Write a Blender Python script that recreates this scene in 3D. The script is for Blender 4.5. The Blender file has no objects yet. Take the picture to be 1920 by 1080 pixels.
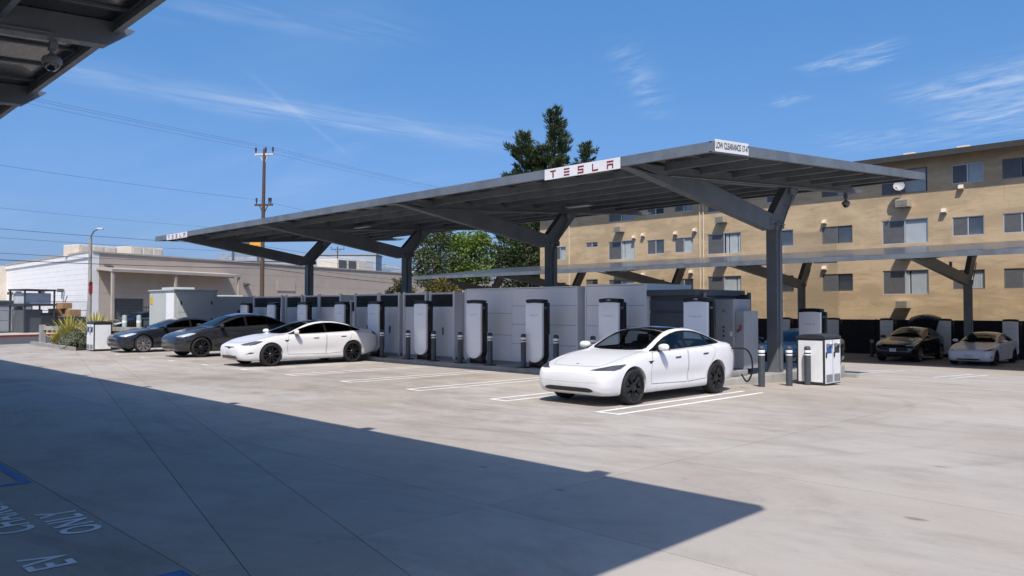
import bpy, bmesh, math, random
from mathutils import Vector, Matrix
from mathutils.bvhtree import BVHTree
from mathutils.geometry import delaunay_2d_cdt
random.seed(7)
D = bpy.data
SC = bpy.context.scene
COL = SC.collection
PI = math.pi
# ------------------------------------------------------------------ camera
cam = D.cameras.new('camera')
cam.sensor_width = 36.0
cam.lens = 36.0 * 1485.0 / 1920.0
cam.clip_start = 0.1
cam.clip_end = 6000
camo = D.objects.new('camera', cam)
COL.objects.link(camo)
camo.location = (0, 0, 1.793)
camo.rotation_euler = (PI / 2 + 0.0262, 0, 0.7958)
SC.camera = camo
# ------------------------------------------------------------------ world, sun, exposure
SUN_DIR = Vector((-0.475, 0.51, -1.0)).normalized()      # direction the light travels
SUN_EL = math.asin(-SUN_DIR.z)
SUN_AZ = math.atan2(-SUN_DIR.x, -SUN_DIR.y)
W = D.worlds.new('World')
SC.world = W
W.use_nodes = True
W.cycles.sampling_method = 'MANUAL'
W.cycles.sample_map_resolution = 256
SC.view_settings.view_transform = 'Standard'
SC.view_settings.look = 'None'
SC.view_settings.exposure = 0.32
SC.view_settings.gamma = 1.0
SC.view_settings.use_curve_mapping = False
sl = D.lights.new('sun', 'SUN')
sl.energy = 4.2
sl.angle = math.radians(0.55)
sl.color = (1.0, 0.94, 0.85)
slo = D.objects.new('sun', sl)
COL.objects.link(slo)
slo.rotation_euler = SUN_DIR.to_track_quat('-Z', 'Y').to_euler()
slo.location = (20, -20, 40)


class NT:
    """small helper for writing node trees"""
    def __init__(s, tree):
        s.t = tree
        s.n = tree.nodes
        s.l = tree.links

    def node(s, typ, **kw):
        nd = s.n.new(typ)
        for k, v in kw.items():
            setattr(nd, k, v)
        return nd

    def put(s, sock, v):
        if isinstance(v, bpy.types.NodeSocket):
            s.l.new(v, sock)
        else:
            sock.default_value = v

    def m(s, op, a, b=0.0, c=0.0, clamp=False):
        nd = s.node('ShaderNodeMath', operation=op, use_clamp=clamp)
        s.put(nd.inputs[0], a)
        s.put(nd.inputs[1], b)
        s.put(nd.inputs[2], c)
        return nd.outputs[0]

    def mix(s, fac, a, b, blend='MIX'):
        nd = s.node('ShaderNodeMix', data_type='RGBA', blend_type=blend)
        s.put(nd.inputs[0], fac)
        s.put(nd.inputs[6], a)
        s.put(nd.inputs[7], b)
        return nd.outputs[2]

    def noise(s, vec, scale, detail=4, rough=0.55, dist=0.0):
        nd = s.node('ShaderNodeTexNoise')
        if vec is not None:
            s.l.new(vec, nd.inputs['Vector'])
        nd.inputs['Scale'].default_value = scale
        nd.inputs['Detail'].default_value = detail
        nd.inputs['Roughness'].default_value = rough
        nd.inputs['Distortion'].default_value = dist
        return nd.outputs[0]

    def ramp(s, v, lo, hi, a=0.0, b=1.0):
        nd = s.node('ShaderNodeMapRange', interpolation_type='SMOOTHSTEP')
        s.put(nd.inputs[0], v)
        nd.inputs[1].default_value = lo
        nd.inputs[2].default_value = hi
        nd.inputs[3].default_value = a
        nd.inputs[4].default_value = b
        return nd.outputs[0]

    def mapping(s, vec, loc=(0, 0, 0), rot=(0, 0, 0), scale=(1, 1, 1), typ='POINT'):
        nd = s.node('ShaderNodeMapping', vector_type=typ)
        s.l.new(vec, nd.inputs[0])
        nd.inputs['Location'].default_value = loc
        nd.inputs['Rotation'].default_value = rot
        nd.inputs['Scale'].default_value = scale
        return nd.outputs[0]


def build_world():
    nt = NT(W.node_tree)
    nt.n.clear()
    out = nt.node('ShaderNodeOutputWorld')
    bg = nt.node('ShaderNodeBackground')
    nt.l.new(bg.outputs[0], out.inputs[0])
    sky = nt.node('ShaderNodeTexSky', sky_type='NISHITA')
    sky.sun_disc = False
    sky.sun_elevation = SUN_EL
    sky.sun_rotation = SUN_AZ
    sky.altitude = 50
    sky.air_density = 1.0
    sky.dust_density = 2.0
    sky.ozone_density = 3.0
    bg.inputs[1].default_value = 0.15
    # cirrus: thin cloud sheet high above, seen along each direction
    tc = nt.node('ShaderNodeTexCoord')
    sep = nt.node('ShaderNodeSeparateXYZ')
    nt.l.new(tc.outputs['Generated'], sep.inputs[0])
    zz = nt.m('ADD', nt.m('MAXIMUM', sep.outputs[2], 0.0), 0.05)
    cx = nt.m('DIVIDE', sep.outputs[0], zz)
    cy = nt.m('DIVIDE', sep.outputs[1], zz)
    cmb = nt.node('ShaderNodeCombineXYZ')
    nt.l.new(cx, cmb.inputs[0])
    nt.l.new(cy, cmb.inputs[1])
    P = cmb.outputs[0]
    total = None

    wobA = nt.noise(P, 2.6, 2, 0.5)
    fineA = nt.noise(nt.mapping(P, rot=(0, 0, 1.42), scale=(0.75, 0.16, 1), typ='TEXTURE'), 1.6, 5, 0.60, 0.5)
    fineB = nt.noise(nt.mapping(P, rot=(0, 0, -0.10), scale=(0.30, 0.12, 1), typ='TEXTURE'), 1.6, 5, 0.62, 0.6)

    def streak(a, b, w, dens, thr=(0.38, 0.70), bend=0.25, fine=0):
        nonlocal total
        a = Vector(a)
        b = Vector(b)
        d = b - a
        L = d.length
        q = nt.mapping(P, loc=(a.x, a.y, 0), rot=(0, 0, math.atan2(d.y, d.x)), typ='TEXTURE')
        s2 = nt.node('ShaderNodeSeparateXYZ')
        nt.l.new(q, s2.inputs[0])
        u = nt.m('DIVIDE', s2.outputs[0], L)
        v = nt.m('DIVIDE', s2.outputs[1], w)
        v = nt.m('ADD', v, nt.m('MULTIPLY', nt.m('SUBTRACT', wobA, 0.5), bend * 8))
        ev = nt.m('POWER', 2.718, nt.m('MULTIPLY', nt.m('MULTIPLY', v, v), -1.0))
        eu = nt.m('MULTIPLY', nt.ramp(u, -0.08, 0.22), nt.ramp(u, 0.7, 1.08, 1.0, 0.0))
        c = nt.m('MULTIPLY', nt.m('MULTIPLY', ev, eu), nt.ramp((fineA, fineB)[fine], thr[0], thr[1]))
        c = nt.m('MULTIPLY', c, dens)
        total = c if total is None else nt.m('ADD', total, c)
    for a in STREAKS:
        streak(**a)
    # faint veil everywhere
    veil = nt.noise(nt.mapping(P, rot=(0, 0, 0.5), scale=(0.25, 0.9, 1)), 1.2, 4, 0.6, 0.5)
    total = nt.m('ADD', total, nt.m('MULTIPLY', nt.ramp(veil, 0.5, 0.85), 0.22))
    total = nt.m('MULTIPLY', nt.m('MINIMUM', total, 0.85), nt.ramp(sep.outputs[2], 0.0, 0.06))
    # clear sky evened and saturated, its unseen bright sun side lifted as added fill light: one curve per channel, the same in every direction
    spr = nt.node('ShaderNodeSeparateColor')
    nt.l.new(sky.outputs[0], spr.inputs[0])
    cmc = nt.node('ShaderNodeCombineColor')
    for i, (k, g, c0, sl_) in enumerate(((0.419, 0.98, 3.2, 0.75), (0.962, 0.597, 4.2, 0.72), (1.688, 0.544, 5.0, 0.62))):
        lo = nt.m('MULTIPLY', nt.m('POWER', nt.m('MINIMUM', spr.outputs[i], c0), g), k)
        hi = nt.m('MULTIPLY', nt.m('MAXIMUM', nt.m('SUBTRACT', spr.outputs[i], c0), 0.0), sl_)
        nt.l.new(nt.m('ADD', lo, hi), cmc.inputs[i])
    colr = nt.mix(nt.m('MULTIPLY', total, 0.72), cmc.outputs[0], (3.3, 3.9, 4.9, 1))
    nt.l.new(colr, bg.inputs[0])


STREAKS = [
    dict(a=(-3.06, 0.72), b=(-3.02, 1.75), w=0.13, dens=0.5, thr=(0.22, 0.78), bend=0.22),
    dict(a=(-3.05, 1.35), b=(-2.74, 2.85), w=0.17, dens=0.48, thr=(0.22, 0.78), bend=0.2),
    dict(a=(-2.65, 1.27), b=(-3.56, 2.32), w=0.014, dens=0.13, thr=(0.2, 0.6), bend=0.05),
    dict(a=(-1.29, 2.70), b=(-0.90, 2.65), w=0.06, dens=0.75, bend=0.12, fine=1),
    dict(a=(-1.17, 2.78), b=(-0.95, 2.76), w=0.04, dens=0.75, bend=0.1, fine=1),
    dict(a=(-1.16, 3.30), b=(-0.35, 3.18), w=0.16, dens=0.8, thr=(0.28, 0.7), bend=0.15, fine=1),
    dict(a=(-1.12, 3.75), b=(-0.45, 3.48), w=0.17, dens=0.65, thr=(0.28, 0.7), bend=0.15, fine=1),
    dict(a=(-1.55, 2.00), b=(-2.02, 2.90), w=0.06, dens=0.35, bend=0.08, fine=1),
    dict(a=(-1.56, 3.00), b=(-1.36, 2.94), w=0.05, dens=0.5, bend=0.1, fine=1),
    dict(a=(-2.35, 0.80), b=(-1.95, 1.60), w=0.10, dens=0.22, bend=0.1),
    dict(a=(-1.7, 3.70), b=(-0.6, 4.1), w=0.2, dens=0.35, bend=0.1, fine=1),
    dict(a=(1.2, 2.2), b=(2.3, 1.1), w=0.12, dens=0.6, bend=0.15),
    dict(a=(-0.4, -2.1), b=(1.6, -2.5), w=0.14, dens=0.6, bend=0.15, fine=1),
]
build_world()

# ------------------------------------------------------------------ object helpers


def link(o, parent=None):
    COL.objects.link(o)
    if parent is not None:
        o.parent = parent
    return o


def empty(name, loc=(0, 0, 0), rz=0.0):
    o = D.objects.new(name, None)
    o.location = loc
    o.rotation_euler = (0, 0, rz)
    o.empty_display_size = 0.3
    COL.objects.link(o)
    return o


def tag(o, label=None, cat=None, group=None, kind=None):
    if label:
        o['label'] = label
    if cat:
        o['category'] = cat
    if group:
        o['group'] = group
    if kind:
        o['kind'] = kind
    return o


class MB:
    """collects faces, builds ONE mesh object"""
    def __init__(s):
        s.v = []
        s.f = []
        s.mi = []
        s.cur = 0

    def add(s, verts, faces):
        o = len(s.v)
        s.v += [tuple(v) for v in verts]
        s.f += [tuple(i + o for i in f) for f in faces]
        s.mi += [s.cur] * len(faces)
        return s

    def box(s, x0, x1, y0, y1, z0, z1):
        vs = [(x, y, z) for z in (z0, z1) for y in (y0, y1) for x in (x0, x1)]
        return s.add(vs, [(0, 2, 3, 1), (4, 5, 7, 6), (0, 1, 5, 4), (2, 6, 7, 3), (0, 4, 6, 2), (1, 3, 7, 5)])

    def cbox(s, x0, x1, y0, y1, z0, z1, c=0.01):
        """box with chamfered edges"""
        bm = bmesh.new()
        bmesh.ops.create_cube(bm, size=1.0)
        for v in bm.verts:
            v.co = Vector((x0 + (v.co.x + .5) * (x1 - x0), y0 + (v.co.y + .5) * (y1 - y0), z0 + (v.co.z + .5) * (z1 - z0)))
        bmesh.ops.bevel(bm, geom=bm.edges[:], offset=c, segments=2, affect='EDGES', profile=0.5)
        return s.bm(bm)

    def bm(s, bm, mtx=None):
        bm.verts.index_update()
        vs = [(mtx @ v.co) if mtx else v.co.copy() for v in bm.verts]
        s.add(vs, [tuple(v.index for v in f.verts) for f in bm.faces])
        bm.free()
        return s

    def beam(s, a, b, w, h, up=(0, 0, 1), w2=None, h2=None):
        """rectangular bar from a to b, w across, h along up"""
        a = Vector(a)
        b = Vector(b)
        d = (b - a).normalized()
        up = Vector(up)
        side = d.cross(up)
        if side.length < 1e-4:
            side = d.cross(Vector((1, 0, 0)))
        side.normalize()
        u = side.cross(d).normalized()
        w2 = w if w2 is None else w2
        h2 = h if h2 is None else h2
        vs = []
        for p, ww, hh in ((a, w, h), (b, w2, h2)):
            for sx, sz in ((-1, -1), (1, -1), (1, 1), (-1, 1)):
                vs.append(p + side * sx * ww / 2 + u * sz * hh / 2)
        return s.add(vs, [(0, 1, 2, 3), (7, 6, 5, 4), (0, 4, 5, 1), (1, 5, 6, 2), (2, 6, 7, 3), (3, 7, 4, 0)])

    def tube(s, pts, r, n=8, cap=True, r2=None):
        pts = [Vector(p) for p in pts]
        rings = []
        N = len(pts)
        ref = None
        for i, p in enumerate(pts):
            d = (pts[min(i + 1, N - 1)] - pts[max(i - 1, 0)]).normalized()
            if ref is None:
                ref = d.orthogonal().normalized()
            ref = (ref - d * ref.dot(d))
            if ref.length < 1e-6:
                ref = d.orthogonal()
            ref.normalize()
            b = d.cross(ref)
            rr = r if r2 is None else r + (r2 - r) * i / max(1, N - 1)
            if isinstance(r, (list, tuple)):
                rr = r[i]
            rings.append([p + (ref * math.cos(2 * PI * k / n) + b * math.sin(2 * PI * k / n)) * rr for k in range(n)])
        vs = [v for rg in rings for v in rg]
        fs = []
        for i in range(N - 1):
            for k in range(n):
                fs.append((i * n + k, i * n + (k + 1) % n, (i + 1) * n + (k + 1) % n, (i + 1) * n + k))
        if cap:
            fs.append(tuple(range(n - 1, -1, -1)))
            fs.append(tuple((N - 1) * n + k for k in range(n)))
        return s.add(vs, fs)

    def lathe(s, prof, n=24, mtx=None, closed=False):
        """prof = [(r, z)] turned about z"""
        vs = []
        for r, z in prof:
            for k in range(n):
                p = Vector((r * math.cos(2 * PI * k / n), r * math.sin(2 * PI * k / n), z))
                vs.append(mtx @ p if mtx else p)
        fs = []
        M = len(prof)
        for i in range(M if closed else M - 1):
            j = (i + 1) % M
            for k in range(n):
                fs.append((i * n + k, i * n + (k + 1) % n, j * n + (k + 1) % n, j * n + k))
        if not closed:
            if prof[0][0] > 1e-5:
                fs.append(tuple(range(n - 1, -1, -1)))
            if prof[-1][0] > 1e-5:
                fs.append(tuple((M - 1) * n + k for k in range(n)))
        return s.add(vs, fs)

    def prism(s, poly, axis, a, b):
        """extrude a 2d polygon along axis x / y / z from a to b"""
        n = len(poly)
        mk = {'x': lambda p, t: (t, p[0], p[1]), 'y': lambda p, t: (p[0], t, p[1]), 'z': lambda p, t: (p[0], p[1], t)}[axis]
        vs = [mk(p, a) for p in poly] + [mk(p, b) for p in poly]
        fs = [tuple(range(n - 1, -1, -1)), tuple(range(n, 2 * n))]
        for i in range(n):
            j = (i + 1) % n
            fs.append((i, j, n + j, n + i))
        return s.add(vs, fs)

    def mesh(s, name, smooth=None):
        me = D.meshes.new(name)
        me.from_pydata(s.v, [], s.f)
        bm = bmesh.new()
        bm.from_mesh(me)
        bmesh.ops.recalc_face_normals(bm, faces=bm.faces)
        bm.to_mesh(me)
        bm.free()
        if smooth is not None:
            me.shade_smooth()
            me.set_sharp_from_angle(angle=math.radians(smooth))
        return me

    def build(s, name, mat, parent=None, smooth=None, loc=None, keep_normals=False):
        if keep_normals:
            me = D.meshes.new(name)
            me.from_pydata(s.v, [], s.f)
        else:
            me = s.mesh(name, smooth)
        mats = mat if isinstance(mat, (list, tuple)) else [mat]
        for m in mats:
            me.materials.append(M[m] if isinstance(m, str) else m)
        if len(mats) > 1:
            me.polygons.foreach_set('material_index', s.mi)
        o = D.objects.new(name, me)
        if loc:
            o.location = loc
        return link(o, parent)


def inst(name, src, parent, loc=(0, 0, 0), rot=(0, 0, 0), scale=(1, 1, 1)):
    """a copy that shares mesh data"""
    o = D.objects.new(name, src.data if hasattr(src, 'data') else src)
    o.location = loc
    o.rotation_euler = rot
    o.scale = scale
    return link(o, parent)


def copy_tree(o, parent=None):
    c = o.copy()
    COL.objects.link(c)
    c.parent = parent
    for ch in list(o.children):
        copy_tree(ch, c)
    return c


def text_mesh(name, body, size, mat, parent=None, mtx=None, extrude=0.0, spacing=1.0, xs=1.0, bold=0.0):
    cu = D.curves.new('txt', 'FONT')
    cu.body = body
    cu.size = size
    cu.extrude = extrude
    cu.space_character = spacing
    cu.offset = bold
    cu.align_x = 'CENTER'
    cu.align_y = 'CENTER'
    cu.resolution_u = 4
    to = D.objects.new('txt', cu)
    COL.objects.link(to)
    bpy.context.view_layer.update()
    dg = bpy.context.evaluated_depsgraph_get()
    me = D.meshes.new_from_object(to.evaluated_get(dg))
    D.objects.remove(to)
    if mtx is not None:
        me.transform(mtx @ Matrix.Diagonal((xs, 1, 1, 1)))
    me.materials.clear()
    me.materials.append(M[mat])
    o = D.objects.new(name, me)
    return link(o, parent)


# ------------------------------------------------------------------ materials
M = {}


def mat(name, col, rough=0.6, metal=0.0, var=0.0, vscale=3.0, bump=0.0, bscale=60.0, spec=0.5, coat=0.0, col2=None, vscale2=None, stretch=(1, 1, 1), coords='Object'):
    m = D.materials.new(name)
    m.use_nodes = True
    nt = NT(m.node_tree)
    b = nt.n['Principled BSDF']
    b.inputs['Roughness'].default_value = rough
    b.inputs['Metallic'].default_value = metal
    b.inputs['Specular IOR Level'].default_value = spec
    if coat:
        b.inputs['Coat Weight'].default_value = coat
        b.inputs['Coat Roughness'].default_value = 0.03
    c = tuple(col) + (1,)
    tc = nt.node('ShaderNodeTexCoord')
    vec = nt.mapping(tc.outputs[coords], scale=stretch)
    if var or col2:
        n1 = nt.noise(vec, vscale, 6, 0.6, 0.3)
        dark = tuple(x * (1 - var) for x in col) + (1,) if col2 is None else tuple(col2) + (1,)
        colr = nt.mix(nt.ramp(n1, 0.35, 0.7), c, dark)
        n2 = nt.noise(vec, (vscale2 or vscale * 9), 4, 0.6)
        colr = nt.mix(nt.m('MULTIPLY', nt.ramp(n2, 0.4, 0.75), min(1.0, var * 1.2)), colr, tuple(x * 0.75 for x in col) + (1,))
        nt.l.new(colr, b.inputs['Base Color'])
        rr = nt.ramp(n2, 0.3, 0.8, max(0.02, rough - 0.06), min(1, rough + 0.1))
        nt.l.new(rr, b.inputs['Roughness'])
    else:
        b.inputs['Base Color'].default_value = c
    if bump:
        bp = nt.node('ShaderNodeBump')
        bp.inputs['Strength'].default_value = 1.0
        bp.inputs['Distance'].default_value = bump
        nt.l.new(nt.noise(vec, bscale, 5, 0.6), bp.inputs['Height'])
        nt.l.new(bp.outputs[0], b.inputs['Normal'])
    M[name] = m
    return m


def glass_mat(name, tint, refl_rough=0.01, ior=1.5):
    m = D.materials.new(name)
    m.use_nodes = True
    nt = NT(m.node_tree)
    nt.n.clear()
    out = nt.node('ShaderNodeOutputMaterial')
    tr = nt.node('ShaderNodeBsdfTransparent')
    tr.inputs[0].default_value = tuple(tint) + (1,)
    gl = nt.node('ShaderNodeBsdfGlossy')
    gl.inputs['Roughness'].default_value = refl_rough
    fr = nt.node('ShaderNodeFresnel')
    geo = nt.node('ShaderNodeNewGeometry')
    nt.l.new(nt.m('ADD', nt.m('MULTIPLY', geo.outputs['Backfacing'], 1.0 / ior - ior), ior), fr.inputs[0])
    mx = nt.node('ShaderNodeMixShader')
    nt.l.new(fr.outputs[0], mx.inputs[0])
    nt.l.new(tr.outputs[0], mx.inputs[1])
    nt.l.new(gl.outputs[0], mx.inputs[2])
    nt.l.new(mx.outputs[0], out.inputs[0])
    M[name] = m
    return m


def car_paint(name, col, metal=0.0, rough=0.3, flake=0.0):
    """two-sided: paint outside, dark trim inside"""
    m = D.materials.new(name)
    m.use_nodes = True
    nt = NT(m.node_tree)
    b = nt.n['Principled BSDF']
    b.inputs['Metallic'].default_value = metal
    b.inputs['Specular IOR Level'].default_value = 0.5 if col[0] > 0.3 else 0.25
    b.inputs['Coat Weight'].default_value = 0.55 if col[0] > 0.3 else 0.9
    b.inputs['Coat Roughness'].default_value = 0.02
    geo = nt.node('ShaderNodeNewGeometry')
    tc = nt.node('ShaderNodeTexCoord')
    sep = nt.node('ShaderNodeSeparateXYZ')
    nt.l.new(tc.outputs['Object'], sep.inputs[0])
    dust = nt.noise(tc.outputs['Object'], 6.0, 5, 0.65)
    low = nt.m('MULTIPLY', nt.ramp(sep.outputs[2], 0.15, 0.6, 1.0, 0.0), nt.ramp(dust, 0.35, 0.75))
    c = nt.mix(nt.m('MULTIPLY', low, 0.22 if col[0] > 0.3 else 0.06), tuple(col) + (1,), (0.22, 0.20, 0.17, 1))
    nt.l.new(nt.mix(geo.outputs['Backfacing'], c, (0.02, 0.02, 0.022, 1)), b.inputs['Base Color'])
    nt.l.new(nt.m('ADD', nt.m('MULTIPLY', dust, 0.12), rough - 0.04), b.inputs['Roughness'])
    M[name] = m
    return m


mat('galv', (0.23, 0.255, 0.28), 0.5, 0.45, var=0.3, vscale=1.6, vscale2=22, bump=0.0006, bscale=90)
mat('steel_dark', (0.165, 0.182, 0.198), 0.48, 0.2, var=0.25, vscale=1.4, bump=0.0005, bscale=120)
mat('steel_grey', (0.13, 0.15, 0.17), 0.5, 0.1, var=0.2, vscale=1.4, bump=0.0005, bscale=120)
mat('sign_white', (0.75, 0.75, 0.76), 0.45, var=0.08, vscale=2)
mat('red_letter', (0.20, 0.012, 0.03), 0.45)
mat('ink', (0.03, 0.035, 0.045), 0.5)
mat('black_plastic', (0.012, 0.013, 0.015), 0.35, var=0.2, vscale=4)
mat('black_gloss', (0.006, 0.006, 0.008), 0.08, coat=1.0)
mat('black_trim', (0.008, 0.008, 0.009), 0.35, spec=0.3)
mat('rubber', (0.011, 0.011, 0.012), 0.8, var=0.35, vscale=9, bump=0.001, bscale=80)
mat('white_shell', (0.90, 0.905, 0.915), 0.22, coat=0.6, var=0.05, vscale=2)
mat('white_panel', (0.88, 0.885, 0.90), 0.5, var=0.05, vscale=1.2, vscale2=14, bump=0.0008, bscale=40)
mat('bin_white', (0.72, 0.73, 0.75), 0.45, var=0.08, vscale=3)
mat('concrete_kerb', (0.34, 0.33, 0.31), 0.85, var=0.35, vscale=2, bump=0.004, bscale=40)
mat('rim_dark', (0.022, 0.023, 0.026), 0.38, 0.3, var=0.3, vscale=10)
mat('rim_silver', (0.45, 0.45, 0.46), 0.3, 0.85)
mat('chrome', (0.7, 0.7, 0.72), 0.12, 1.0)
mat('interior', (0.022, 0.022, 0.024), 0.7)
mat('interior_light', (0.35, 0.35, 0.35), 0.7)
mat('lamp_lens', (0.07, 0.075, 0.08), 0.05, coat=1.0)
mat('lamp_bright', (0.55, 0.57, 0.6), 0.08, 0.3, coat=1.0)
mat('tail_red', (0.15, 0.004, 0.006), 0.1, coat=1.0)
mat('plate', (0.62, 0.63, 0.66), 0.45, var=0.3, vscale=30)
mat('white_band', (0.78, 0.78, 0.78), 0.4)
mat('bollard_grey', (0.052, 0.062, 0.075), 0.5, var=0.25, vscale=4)
mat('underside', (0.015, 0.015, 0.016), 0.8)
glass_mat('car_glass', (0.72, 0.78, 0.78))
glass_mat('car_glass_dark', (0.06, 0.065, 0.07))
glass_mat('clear_glass', (0.85, 0.88, 0.88))
car_paint('paint_white', (0.70, 0.70, 0.715), rough=0.3)
car_paint('paint_grey', (0.020, 0.0215, 0.027), 0.1, 0.40)
car_paint('paint_navy', (0.013, 0.0155, 0.026), 0.1, 0.38)
car_paint('paint_black', (0.008, 0.008, 0.010), 0.0, 0.25)
# ------------------------------------------------------------------ cars


def pchip(xs, ys):
    n = len(xs)
    h = [xs[i + 1] - xs[i] for i in range(n - 1)]
    d = [(ys[i + 1] - ys[i]) / h[i] for i in range(n - 1)]
    m = [0.0] * n
    m[0] = d[0]
    m[-1] = d[-1]
    for i in range(1, n - 1):
        if d[i - 1] * d[i] > 0:
            w1 = 2 * h[i] + h[i - 1]
            w2 = h[i] + 2 * h[i - 1]
            m[i] = (w1 + w2) / (w1 / d[i - 1] + w2 / d[i])

    def f(x):
        if x <= xs[0]:
            return ys[0]
        if x >= xs[-1]:
            return ys[-1]
        i = 0
        while x > xs[i + 1]:
            i += 1
        t = (x - xs[i]) / h[i]
        return ((1 + 2 * t) * (1 - t) ** 2 * ys[i] + t * (1 - t) ** 2 * h[i] * m[i] + t * t * (3 - 2 * t) * ys[i + 1] + t * t * (t - 1) * h[i] * m[i + 1])
    return f


def curve(pts):
    return pchip([p[0] for p in pts], [p[1] for p in pts])


def in_poly(p, poly):
    c = False
    j = len(poly) - 1
    for i in range(len(poly)):
        if (poly[i][1] > p[1]) != (poly[j][1] > p[1]) and p[0] < (poly[j][0] - poly[i][0]) * (p[1] - poly[i][1]) / (poly[j][1] - poly[i][1]) + poly[i][0]:
            c = not c
        j = i
    return c


def offset_poly(poly, d):
    """move each vertex outwards by d (poly any orientation)"""
    n = len(poly)
    area = sum(poly[i][0] * poly[(i + 1) % n][1] - poly[(i + 1) % n][0] * poly[i][1] for i in range(n))
    sgn = 1 if area > 0 else -1
    out = []
    for i in range(n):
        a = Vector(poly[i - 1])
        b = Vector(poly[i])
        c = Vector(poly[(i + 1) % n])
        e1 = (b - a).normalized()
        e2 = (c - b).normalized()
        n1 = Vector((e1.y, -e1.x)) * sgn
        n2 = Vector((e2.y, -e2.x)) * sgn
        nn = (n1 + n2)
        if nn.length < 1e-5:
            nn = n1
        nn.normalize()
        k = max(0.45, nn.dot(n1))
        out.append(tuple(b + nn * d / k))
    return out


def dense_poly(poly, step):
    out = []
    n = len(poly)
    for i in range(n):
        a = Vector(poly[i])
        b = Vector(poly[(i + 1) % n])
        k = max(1, int((b - a).length / step))
        for q in range(k):
            out.append(tuple(a + (b - a) * q / k))
    return out


def smooth_poly(poly, it=2):
    """corner-cutting of a closed polygon"""
    for _ in range(it):
        out = []
        n = len(poly)
        for i in range(n):
            a = Vector(poly[i])
            b = Vector(poly[(i + 1) % n])
            out.append(tuple(a * .8 + b * .2))
            out.append(tuple(a * .2 + b * .8))
        poly = out
    return poly


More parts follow.
